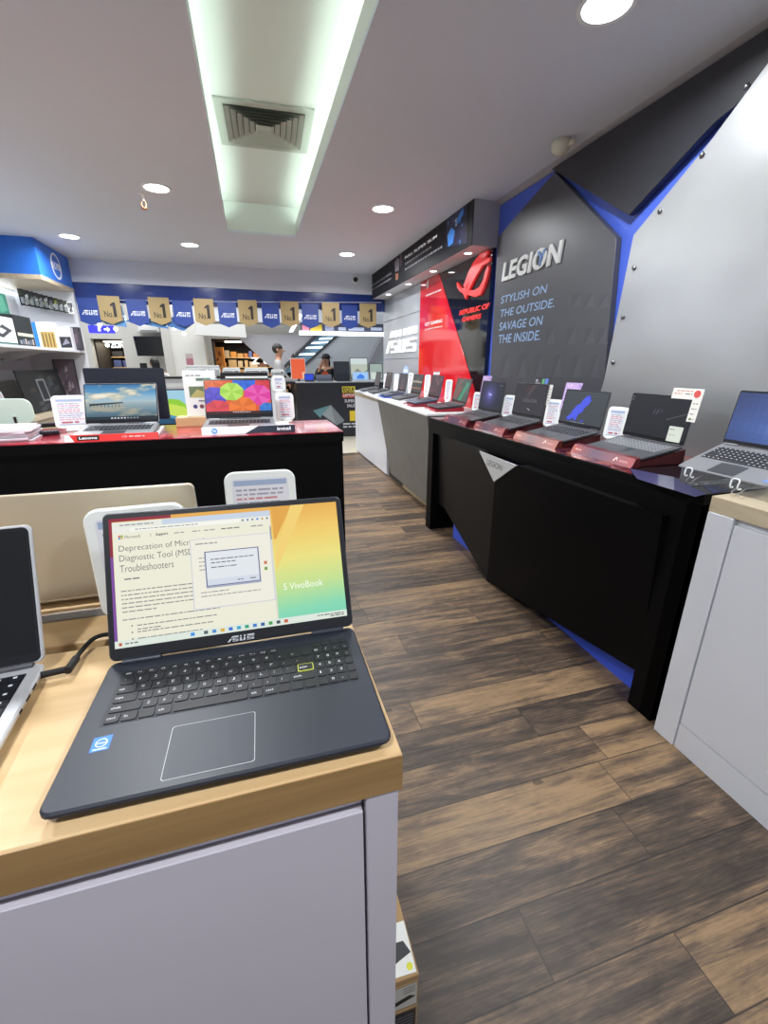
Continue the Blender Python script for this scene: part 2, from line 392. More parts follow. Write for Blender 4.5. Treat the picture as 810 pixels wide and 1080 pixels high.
w = N_.new('ShaderNodeTexWave'); w.inputs['Scale'].default_value = 60; tc = N_.new('ShaderNodeTexCoord'); L_.new(tc.outputs['Object'], w.inputs['Vector']); w.bands_direction = 'DIAGONAL'
bp = N_.new('ShaderNodeBump'); bp.inputs['Strength'].default_value = 0.3; bp.inputs['Distance'].default_value = 0.002; L_.new(w.outputs['Fac'], bp.inputs['Height']); L_.new(bp.outputs[0], B_.inputs['Normal'])
# -- charcoal sign panel with slogan
XL = 2.055
t = thing('slogan_panel', 'charcoal many-sided wall panel with white and blue slogan lettering', 'wall panel', (2.1, 3.0, 1.0))
pl = wp([(525, 250), (585, 181), (650, 250), (637, 400)], XL); pl += [(-2.36, 0.98), (-3.66, 0.98)]
g = G(t).at(WALLF((XL, 0, 0))); g.prism(pl, -0.04, 0, m_leg, 0.003)
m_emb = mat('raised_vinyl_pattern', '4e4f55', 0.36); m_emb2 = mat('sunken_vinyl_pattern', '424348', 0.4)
S1 = 5.786
for (zx, zy) in ((440, 250), (560, 240), (660, 310)):
    pass
for row, (yb, xs, h) in enumerate(((430, (520, 600, 690), 90), (655, (360, 490, 600, 680), 110), (860, (85, 185, 290, 400, 520, 630), 150))):
    for xx in xs:
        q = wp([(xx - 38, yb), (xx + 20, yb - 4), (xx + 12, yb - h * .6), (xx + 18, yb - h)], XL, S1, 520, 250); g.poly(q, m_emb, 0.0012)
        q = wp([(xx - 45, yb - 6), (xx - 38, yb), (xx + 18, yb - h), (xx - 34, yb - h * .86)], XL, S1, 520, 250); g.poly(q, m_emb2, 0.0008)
g.build('board', t)
def wtext(g, s, bl, tr, x, S, ox, oy, m, **k):
    (a, b), (c, d) = wp([bl, tr], x, S, ox, oy); g.text(s, a, b, c, d, m, **k)
m_ltw = mat('silver_white_letter', 'd4d6d4', 0.35); m_ltb = mat('pale_blue_lettering', '8fb0d8', 0.5)
g = G(t).at(WALLF((XL, 0, 0))); wtext(g, 'LEGION', (58, 275), (437, 12), XL, S1, 520, 250, m_ltw, th=0.012, off=0.035, shear=0.12, sp=1.05)
o_ = g.build('lettering', t); o_['label'] = 'silver white raised lettering'
g = G(t).at(WALLF((XL, 0, 0)))
(a, b), = wp([(302, 130)], XL, S1, 520, 250)
for q in ([(-.05, .05), (-.02, .05), (.005, .005), (.005, -.05), (-.012, -.05), (-.012, .0)], [(.05, .05), (.02, .05), (.005, .02), (.008, -.01)]): g.prism([(a + u, b + v) for u, v in q], 0.012, 0.016, mat('blue_mark', '3c6fb5', 0.4))
g.build('emblem', t)
for s, bl, tr in (('STYLISH ON', (48, 408), (335, 285)), ('THE OUTSIDE.', (45, 490), (378, 372)), ('SAVAGE ON', (37, 572), (308, 478)), ('THE INSIDE.', (33, 650), (292, 567))):
    g = G(t).at(WALLF((XL, 0, 0))); wtext(g, s, bl, tr, XL, S1, 520, 250, m_ltb, z=0.0015, shear=0.12, off=0.004); o_ = g.build('slogan_line', t); o_['label'] = 'pale blue printed slogan line'
# -- dark ribbed panel under the ceiling
t = thing('ceiling_edge_panel', 'black ribbed wall panel slanting along the ceiling above the slogan', 'wall panel', (2.1, 2.3, 2.2))
g = G(t).at(WALLF((2.05, 0, 0))); g.prism([(-3.05, 2.665), (-1.45, 2.665)] + wp([(818, 66), (775, 112), (757, 126), (745, 138), (663, 227)], 2.05), -0.035, 0, m_dkp, 0.002); g.build('board', t)
# -- brushed aluminium panel
m_alu = mat('brushed_aluminium', 'b0b2b4', 0.36, metal=0.55)
N_, L_, B_ = nodes(m_alu); B_.inputs['Anisotropic'].default_value = 0.4
tc = N_.new('ShaderNodeTexCoord'); mp = N_.new('ShaderNodeMapping'); mp.inputs['Scale'].default_value = (1, 3, 400); nz = N_.new('ShaderNodeTexNoise'); nz.inputs['Scale'].default_value = 1.0
L_.new(tc.outputs['Object'], mp.inputs[0]); L_.new(mp.outputs[0], nz.inputs['Vector']); mr = N_.new('ShaderNodeMapRange'); mr.inputs['To Min'].default_value = 0.28; mr.inputs['To Max'].default_value = 0.42; L_.new(nz.outputs['Fac'], mr.inputs[0]); L_.new(mr.outputs[0], B_.inputs['Roughness'])
wv = N_.new('ShaderNodeTexNoise'); wv.inputs['Scale'].default_value = 1.6; wv.inputs['Detail'].default_value = 1; L_.new(tc.outputs['Object'], wv.inputs['Vector']); bq = N_.new('ShaderNodeBump'); bq.inputs['Strength'].default_value = 0.5; bq.inputs['Distance'].default_value = 0.06; L_.new(wv.outputs['Fac'], bq.inputs['Height']); L_.new(bq.outputs[0], B_.inputs['Normal'])
t = thing('aluminium_panel', 'large brushed aluminium wall panel with bolts along its slanted edge', 'wall panel', (2.1, 1.0, 1.0))
XS = 2.035
g = G(t).at(WALLF((XS, 0, 0))); g.prism(wp([(637, 400), (668, 248), (748, 150), (810, 66)], XS) + [(-1.50, 2.665), (1.2, 2.665), (1.2, 0.0), (-2.33, 0.0), (-2.33, 1.0)], -0.012, 0, m_alu, 0.002); g.build('sheet', t)
for (zx, zy) in ((650, 100), (547, 238), (484, 376), (457, 496), (433, 607)):
    (a, b), = wp([(zx, zy)], XS, 2.314, 460, 120)
    g = G(t, WALLF((XS, 0, 0)) @ Matrix.Translation((a, b, 0))); g.lathe([(0.011, 0), (0.013, 0.005), (0.009, 0.010), (0.004, 0.012), (0, 0.012)], mat('bolt_steel', '85868a', 0.3, metal=0.9), 12); g.build('bolt', t)
(a, b), = wp([(788, 91)], XS); g = G(t, WALLF((XS, 0, 0)) @ Matrix.Translation((a, b, 0))); g.lathe([(0.011, 0), (0.013, 0.005), (0.009, 0.010), (0.004, 0.012), (0, 0.012)], mat('bolt_steel', '85868a', 0.3, metal=0.9), 12); g.build('bolt', t)
# -- black and red gaming panel
XR = 2.06
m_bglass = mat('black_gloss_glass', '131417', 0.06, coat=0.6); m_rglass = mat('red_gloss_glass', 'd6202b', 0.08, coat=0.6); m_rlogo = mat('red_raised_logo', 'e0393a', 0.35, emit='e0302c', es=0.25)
m_wlet = mat('white_lettering', 'f0eeee', 0.5)
t = thing('gaming_panel', 'glossy black and red wall panel with a red eye logo', 'wall panel', (2.1, 4.6, 1.0))
g = G(t).at(WALLF((XR, 0, 0))); g.prism([(-5.52, 1.0), (-5.52, 2.366), (-3.80, 2.366), (-3.80, 1.0)], -0.035, 0, m_bglass, 0.002); g.build('black_sheet', t)
g = G(t).at(WALLF((XR, 0, 0))); g.prism([(-5.515, 1.0), (-5.515, 2.364), (-4.95, 2.364), (-3.86, 1.07), (-3.86, 1.0)], 0, 0.006, m_rglass, 0.001); g.build('red_sheet', t)
S2, o2 = 6.35, (440, 250)
g = G(t).at(WALLF((XR, 0, 0)))
for pts in ([(484, 90), (435, 113), (385, 178), (355, 240), (322, 330), (345, 350), (362, 300), (395, 232), (440, 168), (488, 112)],
            [(502, 135), (470, 142), (430, 178), (395, 232), (368, 288), (332, 350), (300, 340), (276, 303), (280, 335), (296, 362), (320, 378), (338, 418), (347, 380), (380, 312), (412, 252), (450, 192), (498, 162)],
            [(490, 188), (470, 230), (455, 290), (430, 335), (395, 358), (362, 356), (346, 385), (400, 402), (437, 385), (458, 340), (478, 280), (494, 215)]):
    q = wp(pts, XR, S2, *o2)
    g.prism(q, 0.0, 0.022, m_rlogo)
g.build('eye_logo', t)
g = G(t).at(WALLF((XR, 0, 0)))
wtext(g, 'REPUBLIC OF', (285, 525), (490, 440), XR, S2, *o2, m_rlogo, th=0.008, off=0.02, shear=0.2); wtext(g, 'GAMERS', (303, 570), (432, 512), XR, S2, *o2, m_rlogo, th=0.008, off=0.02, shear=0.2)
o_ = g.build('name_lettering', t); o_['label'] = 'red raised lettering'
g = G(t).at(WALLF((XR, 0, 0)))
wtext(g, 'intel', (92, 312), (155, 280), XR, S2, *o2, m_wlet, z=0.007); wtext(g, 'GET GAMING', (55, 597), (172, 548), XR, S2, *o2, m_wlet, z=0.007, off=0.02)
(a, b), (c, d) = wp([(55, 625), (172, 592)], XR, S2, *o2); g.text('COMMANDING', a, b, c, d, m_wlet, z=0.007, off=0.01)
(a, b), (c, d) = wp([(62, 395), (165, 352)], XR, S2, *o2); textline(g, a, (b + d) / 2 - .008, c, .016, 'f0e0e0', M_print, 0.007, 4)
(a, b), = wp([(75, 318)], XR, S2, *o2); g.poly([(a - .03, b - .05), (a + .02, b - .02), (a + .02, b + .05), (a - .03, b + .03)], m_wlet, 0.007)
o_ = g.build('small_lettering', t); o_['label'] = 'small white lettering'
# -- light grey metal panel with white lit letters
m_lgr = mat('satin_grey_panel', 'b4b9be', 0.35, metal=0.35, noise=0.03, nscale=3)
t = thing('brand_panel', 'light grey wall panel with large white lit letters', 'wall panel', (2.1, 6.3, 1.0))
for z0, z1 in ((1.0, 1.50), (1.506, 2.05), (2.056, 2.366)):
    g = G(t).at(WALLF((XR, 0, 0))); g.prism([(-7.16, z0), (-7.16, z1), (-5.525, z1), (-5.525, z0)], -0.035, 0, m_lgr, 0.003); g.build('board', t)
m_litw = mat('white_lit_letter', 'ffffff', emit='ffffff', es=0.3)
(a, b), (c, d) = wp([(408, 371), (440.5, 327.5)], XR); g = G(t).at(WALLF((XR, 0, 0)))
b = 1.59; d = 1.89
asus_logo(g, a, b, c, d, m_litw, 0.0, 0.014); o_ = g.build('lettering', t); o_['label'] = 'white lit raised lettering'
# -- header box over the two panels
XH = 1.86
t = thing('signboard_header', 'long black overhead signboard box with a grey end above the gaming panel', 'signboard', (1.98, 5.5, 2.37))
g = G(t); g.box(XH + 0.004, 2.1, 3.80, 7.07, 2.37, ZC, mat('header_white_paint', 'c8c8cc', 0.5)); g.build('box', t)
g = G(t); g.box(XH + 0.002, 2.098, 3.788, 3.80, 2.368, ZC - 0.002, mat('grey_end_board', 'a9a9b0', 0.5)); g.build('end_board', t)
m_hdr = mat('black_header_print', '14151a', 0.5, spec=0.2)
F = WALLF((XH, 0, 0))
g = G(t).at(F); g.prism([(-7.07, 2.37), (-7.07, ZC), (-3.79, ZC), (-3.79, 2.37)], -0.002, 0.004, m_hdr); 
S3, o3 = 5.0625, (380, 200)
def hp_(pts): return wp(pts, XH, S3, *o3)
random.seed(3)
g.poly(hp_([(462, 160), (572, 66), (572, 285), (462, 310)]), M_print, 0.005, '141a38')
for k in range(26):
    u = random.uniform(468, 560); v = random.uniform(110, 290); w_ = random.uniform(4, 10)
    g.poly(hp_([(u, v), (u + w_, v - random.uniform(5, 14)), (u + w_ * .6, v + random.uniform(8, 22))]), M_print, 0.006 + k * 0.0001, random.choice(['2f5fb0', '4f86d0', '1f3d86', '5c2f6a', '7a3a4a', '2a2c60']))
for q, c in (([(505, 190), (535, 130), (555, 95), (556, 130), (530, 180)], '3f86d8'), ([(470, 245), (490, 205), (510, 220), (500, 285), (475, 305)], '3a7fd0'), ([(510, 165), (518, 150), (522, 190), (514, 200)], 'cfd4e0')):
    g.poly(hp_(q), M_print, 0.009, c)
for q, c in (([(185, 390), (200, 365), (212, 370), (208, 430), (190, 440)], '8a8088'), ([(190, 450), (206, 445), (204, 478), (192, 486)], '8a5a40'), ([(215, 345), (225, 340), (224, 400), (214, 420)], '5c4a50')): g.poly(hp_(q), M_print, 0.006, c)
g.build('face_print', t)
g = G(t).at(F)
wtext(g, 'FULL SUPER SLIM', (240, 372), (412, 238), XH, S3, *o3, mat('backlit_letter', 'e8e8ea', 0.5, emit='e8e8ea', es=0.35), z=0.005, off=0.02)
for (bl, tr) in (((240, 402), (385, 300)), ((240, 432), (445, 296))):
    (a, b), (c, d) = wp([bl, tr], XH, S3, *o3); zc = (b + d) / 2; u = a
    while u < c - 0.02:
        w_ = random.uniform(0.03, 0.10); g.rect(u, zc - 0.009, min(c, u + w_), zc + 0.009, M_print, 0.005, '9a9ba2'); u += w_ + 0.018
(a, b), (c, d) = wp([(65, 525), (166, 460)], XH, S3, *o3); zc = (b + d) / 2
for dz in (0.03, -0.03):
    u = a
    while u < c - 0.02: w_ = random.uniform(0.03, 0.10); g.rect(u, zc + dz - 0.009, min(c, u + w_), zc + dz + 0.009, M_print, 0.005, '8f9097'); u += w_ + 0.02
g.build('lettering', t)
for (x, y) in ((1.955, 4.05), (1.955, 4.87), (1.955, 5.68), (1.955, 6.54)):
    g = G(t, Matrix.Translation((x, y, 2.37))); g.ring(0, 0, 0.034, 0.045, M_wplas, -0.004, 0.001); g.at(Matrix.Translation((x, y, 2.368)) @ Matrix.Rotation(math.pi, 4, 'X')).disc(0, 0, 0.035, m_lamp); g.build('spot_lamp', t)
    l = bpy.data.lights.new('header_spot', 'SPOT'); l.energy = 6; l.spot_size = R(70); l.spot_blend = 0.5; l.shadow_soft_size = 0.03
    o = bpy.data.objects.new('header_spot', l); COL.objects.link(o); o.location = (x, y, 2.355); o.rotation_euler = (0, R(4), 0)
# ================================================================== COUNTERS
def wood(name, c1, c2, c3, sx, sy, sz, rough=0.35, k=1.0):
    m = mat(name, c2, rough); N, L, B = nodes(m)
    tc = N.new('ShaderNodeTexCoord'); mp = N.new('ShaderNodeMapping'); mp.inputs['Scale'].default_value = (sx, sy, sz)
    n = N.new('ShaderNodeTexNoise'); n.inputs['Scale'].default_value = 1; n.inputs['Detail'].default_value = 4; n.inputs['Distortion'].default_value = 0.5
    L.new(tc.outputs['Object'], mp.inputs[0]); L.new(mp.outputs[0], n.inputs['Vector'])
    r = ramp(N, [(0.25, c1), (0.5, c2), (0.75, c3)]); L.new(n.outputs['Fac'], r.inputs[0]); L.new(r.outputs[0], B.inputs['Base Color'])
    return m
m_maple = wood('maple_worktop', 'cba878', 'd4b384', 'dabc90', 2.5, 30, 30)
m_edge_shade = wood('maple_shaded_edge_band', '876a44', '95764c', 'a08056', 3, 30, 60)  # darker maple copy; the front edge's shade is put into its colour
m_oak = wood('pale_oak_worktop', 'ab9b80', 'bdae93', 'cabca3', 40, 3, 40)
ZN = 1.0
# -- near display counter
def near_counter(name, label, y0, y1, front):
    t = thing(name, label, 'counter', (-0.6, (y0 + y1) / 2, 0))
    return t
t = thing('display_counter', 'near maple-topped display counter with lilac grey doors, carrying the open dark blue laptop', 'counter', (-0.5, 0.52, 0))
XE = 0.1265
g = G(t); g.bbox(-1.45, XE, 0.3615, 0.684, 0.947, ZN, m_maple, 0.0025); g.build('worktop', t)
g = G(t); g.box(-1.45, XE, 0.36, 0.3614, 0.9475, ZN - .0015, m_edge_shade); g.build('edge_band', t)
g = G(t); g.box(-1.44, XE - 0.006, 0.385, 0.682, 0.08, 0.9465, mat('counter_carcass', '8f8c97', 0.5)); g.build('carcass', t)
g = G(t); g.box(-1.44, XE - 0.03, 0.41, 0.68, 0.0, 0.08, M_bplas); g.build('plinth', t)
g = G(t); g.bbox(0.083, XE - 0.004, 0.362, 0.3845, 0.0, 0.9465, M_glam, 0.0015); g.build('corner_stile', t)
g = G(t); g.box(-1.44, 0.0795, 0.372, 0.3845, 0.928, 0.9465, M_glam); g.build('finger_rail', t)
g = G(t); g.bbox(-0.70, 0.0795, 0.363, 0.3845, 0.03, 0.9245, M_glam, 0.0015); g.build('door', t)
g = G(t); g.bbox(-1.44, -0.703, 0.363, 0.3845, 0.03, 0.9245, M_glam, 0.0015); g.build('door', t)
# -- the counter backing onto it
t = thing('display_counter', 'maple counter with a grey cable strip, under the laptop seen from behind', 'counter', (-0.5, 0.9, 0))
g = G(t); g.bbox(-1.45, XE, 0.705, 1.06, 0.947, ZN, m_maple, 0.0025); g.build('worktop', t)
g = G(t); g.box(-1.44, XE - 0.006, 0.707, 1.035, 0.0, 0.9465, M_glam); g.build('carcass', t)
g = G(t); g.box(-1.45, XE - 0.001, 0.783, 0.806, ZN - 0.001, ZN + 0.0025, mat('grey_cable_strip', '8b8c8e', 0.4, metal=0.4)); g.build('cable_strip', t)
g = G(t); g.box(-1.44, XE - 0.004, 0.6865, 0.7035, 0.90, 0.985, M_bplas); g.build('gap_filler', t)
# -- black promotion counter, a little higher
ZB = 1.10
k_ = (EYE.z - ZB) / 0.42
bx1, by0, by1 = 0.42, 2.205, 2.72
t = thing('promotion_counter', 'tall black counter with a glossy red printed top, behind the near laptops', 'counter', (-0.6, 2.45, 0))
g = G(t); g.box(-1.9, bx1 - 0.004, by0 + 0.004, by1 - 0.004, 0.0, ZB - 0.006, M_black); g.build('body', t)
m_redtop = mat('red_glossy_top_print', 'b03040', 0.16, coat=0.3)
N_, L_, B_ = nodes(m_redtop); tc = N_.new('ShaderNodeTexCoord'); nz = N_.new('ShaderNodeTexNoise'); nz.inputs['Scale'].default_value = 5; nz.inputs['Detail'].default_value = 3; nz.inputs['Distortion'].default_value = 1.5
L_.new(tc.outputs['Object'], nz.inputs['Vector']); r_ = ramp(N_, [(0.3, '4a1420'), (0.45, '9c2434'), (0.58, 'b82c3e'), (0.7, 'cc6068')]); L_.new(nz.outputs['Fac'], r_.inputs[0]); L_.new(r_.outputs[0], B_.inputs['Base Color'])
g = G(t); g.box(-1.9, bx1, by0, by1, ZB - 0.006, ZB, m_redtop); g.build('printed_top', t)
g = G(t); g.box(-1.9, bx1 + 0.001, by0 - 0.002, by0 + 0.004, ZB - 0.05, ZB - 0.004, M_black); g.build('front_edge', t)
# -- black prow-fronted wall table
rot = R(-1.0)
def rx_(y): return 1.475 - (y - 1.08) * 0.0186     # front line of the table
t = thing('black_wall_table', 'long black wall table with a faceted front, glossy printed top and silver triangle badge', 'table', (1.75, 2.3, 0))
YA, YB, XW = 1.085, 3.55, 2.03
g = G(t); g.prism([(rx_(YA), YA), (XW, YA), (XW, YB), (rx_(YB), YB)], 0.955, 0.992, M_black, 0.002); g.build('table_top', t)
m_mat = mat('game_art_mat', '50262c', 0.12, coat=0.5)
N_, L_, B_ = nodes(m_mat); tc = N_.new('ShaderNodeTexCoord'); nz = N_.new('ShaderNodeTexNoise'); nz.inputs['Scale'].default_value = 7; nz.inputs['Detail'].default_value = 5; nz.inputs['Distortion'].default_value = 2.0
vo = N_.new('ShaderNodeTexVoronoi'); vo.inputs['Scale'].default_value = 6; L_.new(tc.outputs['Object'], vo.inputs['Vector'])
L_.new(tc.outputs['Object'], nz.inputs['Vector']); r_ = ramp(N_, [(0.3, '120c14'), (0.43, '2a1c3a'), (0.52, '6a2a2a'), (0.6, 'a8604c'), (0.7, '3a2440')]); L_.new(nz.outputs['Fac'], r_.inputs[0]); L_.new(r_.outputs[0], B_.inputs['Base Color'])
g = G(t); g.prism([(rx_(1.5) + 0.004, 1.5), (XW, 1.5), (XW, YB - 0.005), (rx_(YB) + 0.004, YB - 0.005)], 0.992, 0.9955, m_mat); g.build('printed_mat', t)
g = G(t); g.prism([(rx_(YA) + 0.002, YA + 0.002), (XW, YA + 0.002), (XW, YB - 0.002), (rx_(YB) + 0.002, YB - 0.002)], 0.992, 0.9935, mat('black_glass_top', '16161c', 0.06, coat=0.5)); g.build('glass_sheet', t)
q = [az(px, py, 0.996) for px, py in ((672, 497), (695, 501), (728, 512), (742, 522), (700, 517))]
g = G(t); 
for pts, c in ((((664, 494), (694, 500), (694, 512), (672, 505)), '3c3a62'), (((694, 500), (711, 503), (711, 517), (694, 512)), '66677a'), (((711, 504), (745, 521), (733, 524), (711, 517)), '26244e'), (((735, 508), (772, 516), (752, 520)), '1f2858')):
    g.poly([tuple(az(a, b, 0.9945).xy) for a, b in pts], M_gloss, 0.9945, c)
g.build('corner_print', t)
def leg(y0, y1):
    g = G(t); g.prism([(rx_(y0), y0), (XW, y0), (XW, y1), (rx_(y1), y1)], 0.0, 0.955, M_black, 0.002); g.build('side_leg', t)
leg(YA, YA + 0.055); leg(YB - 0.10, YB)
g = G(t); g.prism([(rx_(YA) - .0, YA), (rx_(YA) + .12, YA), (rx_(1.2) + .12, 1.20), (rx_(1.2), 1.20)], 0.0, 0.954, M_black, 0.002); g.build('front_post', t)
g = G(t); g.prism([(rx_(1.2), 1.2), (rx_(1.2) + .05, 1.2), (rx_(3.45) + .05, 3.45), (rx_(3.45), 3.45)], 0.875, 0.955, M_black, 0.001); g.build('apron', t)
RB, RT = Vector((1.43, 2.39, .012)), Vector((1.385, 2.32, .735))
def plane_x(E, y, z):
    n = (RB - RT).cross(E - RT); return RT.x - (n.y * (y - RT.y) + n.z * (z - RT.z)) / n.x
ER, EL = Vector((1.468, 1.2, .5)), Vector((1.478, 3.3, .5))
def on(E, y, z): return Vector((plane_x(E, y, z), y, z))
T1, T2 = on(EL, 2.55, .885), on(ER, 2.10, .885)
xi = 1.55
for A, mm in (([on(EL, 3.45, .88), T1, RT, RB, on(EL, 3.28, .25), on(EL, 3.45, .25)], mat('smoked_black_panel', '0e0d0d', 0.5, spec=0.2)), ([T2, on(ER, 1.2, .88), on(ER, 1.2, .16), RB, RT], M_black)):
    n = len(A); Bk = [(xi, p.y, p.z) for p in A]
    g = G(t); g.add([tuple(p) for p in A] + Bk, [tuple(range(n)), tuple(range(2 * n - 1, n - 1, -1))] + [(i, n + i, n + (i + 1) % n, (i + 1) % n) for i in range(n)], mm); g.build('front_facet', t)
n_ = (Vector(T2) - Vector(T1)).cross(Vector(RT) - Vector(T1)).normalized()
if n_.x > 0: n_ = -n_
o3_ = Vector(T1) + n_ * 0.004; ux = (Vector(T2) - Vector(T1)).normalized(); uy = n_.cross(ux); Fb = frame(o3_, ux, uy)
w_ = (Vector(T2) - Vector(T1)).length; pr = Fb.inverted() @ Vector(RT)
m_bdg = mat('satin_silver_badge', 'c3c4c4', 0.4, metal=0.3)
g = G(t).at(Fb); g.prism([(0, 0), (w_, 0), (pr.x, pr.y)], -0.006, 0.004, m_bdg); g.text('LEGION', w_ * .26, -0.065, w_ * .68, -0.03, mat('badge_grey_text', '5c5a56', 0.5), z=0.0045, off=0.01); g.build('badge', t)
g = G(t); g.box(1.555, 1.575, 1.2, 3.22, 0.0, 0.3, M_blue); g.build('blue_back_board', t)
# -- pale oak topped cabinet, nearest on the right
t = thing('oak_top_cabinet', 'white cabinet with a pale oak worktop at the right edge, beside the black table', 'cabinet', (1.75, 0.6, 0))
XO = 1.462
g = G(t); g.prism([(XO + .002, 1.052), (2.03, 1.082), (2.03, -0.6), (XO + .012, -0.6)], 0.946, 1.0, m_oak, 0.002); g.build('worktop', t)
g = G(t); g.box(XO + 0.022, 2.03, -0.58, 1.062, 0.0, 0.945, M_wlam); g.build('carcass', t)
g = G(t); g.bbox(XO - 0.002, XO + 0.021, 0.965, 1.05, 0.0, 0.945, M_wlam, 0.0015); g.build('end_stile', t)
g = G(t); g.bbox(XO + 0.004, XO + 0.021, 0.2, 0.961, 0.115, 0.925, M_wlam, 0.0015); g.build('door', t)
g = G(t); g.bbox(XO + 0.004, XO + 0.021, -0.575, 0.197, 0.115, 0.925, M_wlam, 0.0015); g.build('door', t)
g = G(t); g.box(XO + 0.004, XO + 0.021, -0.58, 0.961, 0.0, 0.11, M_wlam); g.build('kickboard', t)
# -- long white-topped gaming counter further back
t = thing('white_top_counter', 'long white-topped counter with a concrete-look front panel and white cabinets beyond the black table', 'counter', (1.8, 5.5, 0))
ZW = 1.02
def fx_(y): return 1.43 + (y - 3.6) * 0.052
m_conc = mat('concrete_look_board', '6a6862', 0.6, noise=0.14, nscale=6)
g = G(t); g.prism([(fx_(3.58) - .01, 3.58), (2.03, 3.58), (2.03, 7.4), (fx_(7.4) - .01, 7.4)], ZW - 0.02, ZW, mat('white_solid_top', 'f2f2f2', 0.3), 0.002); g.build('worktop', t)
A = [(fx_(3.6), 3.6, ZW - .022), (fx_(5.62), 5.62, ZW - .022), (1.60, 5.22, .10), (1.56, 3.6, .10)]; Bk = [(1.75, p[1], p[2]) for p in A]
g = G(t); g.add(A + Bk, [(0, 1, 2, 3)[::-1], (4, 5, 6, 7)] + [(i, (i + 1) % 4, 4 + (i + 1) % 4, 4 + i) for i in range(4)], m_conc); g.build('front_panel', t)
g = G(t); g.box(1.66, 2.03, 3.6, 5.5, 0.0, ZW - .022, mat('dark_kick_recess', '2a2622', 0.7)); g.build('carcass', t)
g = G(t); g.box(1.655, 1.66, 4.1, 4.9, 0.0, 0.05, mat('beige_kick_strip', 'a89878', 0.6)); g.build('kick_strip', t)
for y0, y1 in ((5.5, 6.13), (6.135, 6.76), (6.765, 7.38)):
    g = G(t); g.bbox(1.625, 1.645, y0, y1, 0.02, ZW - 0.08, M_wlam, 0.002); g.build('cabinet_door', t)
g = G(t); g.box(1.645, 2.03, 5.5, 7.38, 0.0, ZW - 0.022, M_wlam); g.build('cabinet_body', t)
g = G(t); g.box(1.62, 2.03, 5.6, 7.395, ZW - 0.075, ZW - 0.021, m_oak); g.build('edge_band', t)
# -- cartons beside the near counter
m_card = mat('corrugated_cardboard', 'b08f63', 0.75, noise=0.06, nscale=30)
def carton(label, x0, x1, y0, y1, z0, z1, deco):
    t = thing('carton', label, 'box', ((x0 + x1) / 2, (y0 + y1) / 2, z0), group='cartons beside the near counter')
    g = G(t); g.bbox(x0, x1, y0, y1, z0, z1, m_card, 0.002); g.build('box', t)
    g = G(t); deco(g); g.build('printed_label', t)
XK, YK = 0.225, 0.513
def d1(g):
    z = .2093
    g.poly([(.15, .521), (.221, .518), (.2235, .610), (.15, .612)], M_print, z, 'eceee8')
    g.poly([(.15, .53), (.191, .544), (.22, .552), (.21, .575), (.15, .578)], M_print, z + .0003, '2a2b30'); g.disc(.21, .530, .007, M_print, z + .0003, 'e2e23a')
    g.text('ACER', .186, .588, .214, .595, M_print, z + .0003, col='6a6c70') if False else None
carton('flat cardboard carton with a white label, topmost of the stack beside the near counter', .129, XK, YK, .80, .19, .209, d1)
def d2(g):
    g.at(FRONT((0, YK - .0006, 0))); g.rect(.132, .11, .221, .186, M_print, 0, 'cfcfc6'); g.poly([(.135, .128), (.205, .150), (.219, .140), (.15, .118)], M_print, .0006, '18181a')
    for k in range(3): g.rect(.19, .160 + k * .008, .217, .163 + k * .008, M_print, .0006, '8a8a86')
carton('white and black printed carton under the topmost carton beside the near counter', .130, XK - .001, YK, .80, .10, .1895, d2)
def d3(g):
    g.at(FRONT((0, YK - .0006, 0))); g.rect(.133, .005, .220, .093, M_print, 0, '25262b')
    for k in range(6): g.rect(.15, .075 - k * .011, .214, .078 - k * .011, M_print, .0006, '8a8c90')
carton('dark printed carton at the bottom of the stack beside the near counter', .130, XK - .001, YK, .80, .0, .0995, d3)
# ================================================================== LAPTOPS
def key_rows_full():
    # hero layout: list of (x0, x1, y0, y1, legend) on the deck
    P = .0182; out = []
    x0 = -.150
    def row(y0, y1, ws, leg, xs=x0, gap=.0022):
        x = xs
        for i, w in enumerate(ws):
            out.append((x + gap / 2, x + w * P - gap / 2, y0, y1, leg[i] if i < len(leg) else '')); x += w * P
    r = [(.1925, .2030), (.1755, .1905), (.1585, .1735), (.1415, .1565), (.1245, .1395), (.1075, .1225)]
    row(*r[0], [.81] * 13 + [.81] * 1, ['esc'] + ['f%d' % i for i in range(1, 13)] + ['del'])
    row(*r[1], [1] * 13 + [0], list('`1234567890-='))
    out.pop()
    out.append((x0 + 13 * P + .001, x0 + 13.9 * P, *r[1], ''))
    row(*r[2], [1.35] + [1] * 12 + [.55], ['tab'] + list('QWERTYUIOP[]') + [''])
    row(*r[3], [1.6] + [1] * 11 + [1.3], ['caps'] + list("ASDFGHJKL;'") + ['ENTER'])
    row(*r[4], [2.1] + [1] * 10 + [1.8], ['shift'] + list('ZXCVBNM,./') + ['shift'])
    row(*r[5], [1, 1.05, 1.05, 1.05, 4.95, 1, 1, .9, .95, .95], ['ctrl', 'fn', '', 'alt', '', 'alt', 'ctrl', '', '', ''])
    nx = x0 + 13.98 * P
    for k in range(4): out.append((nx + k * .0138 + .0008, nx + (k + 1) * .0138 - .0010, *r[0], ''))
    for j, lg in enumerate((['nm', '/', '*', '-'], ['7', '8', '9', '+'], ['4', '5', '6', ''], ['1', '2', '3', ''], ['', '0', '.', ''])):
        for k in range(4): out.append((nx + k * .0138 + .0008, nx + (k + 1) * .0138 - .0010, *r[j + 1], lg[k]))
    return out
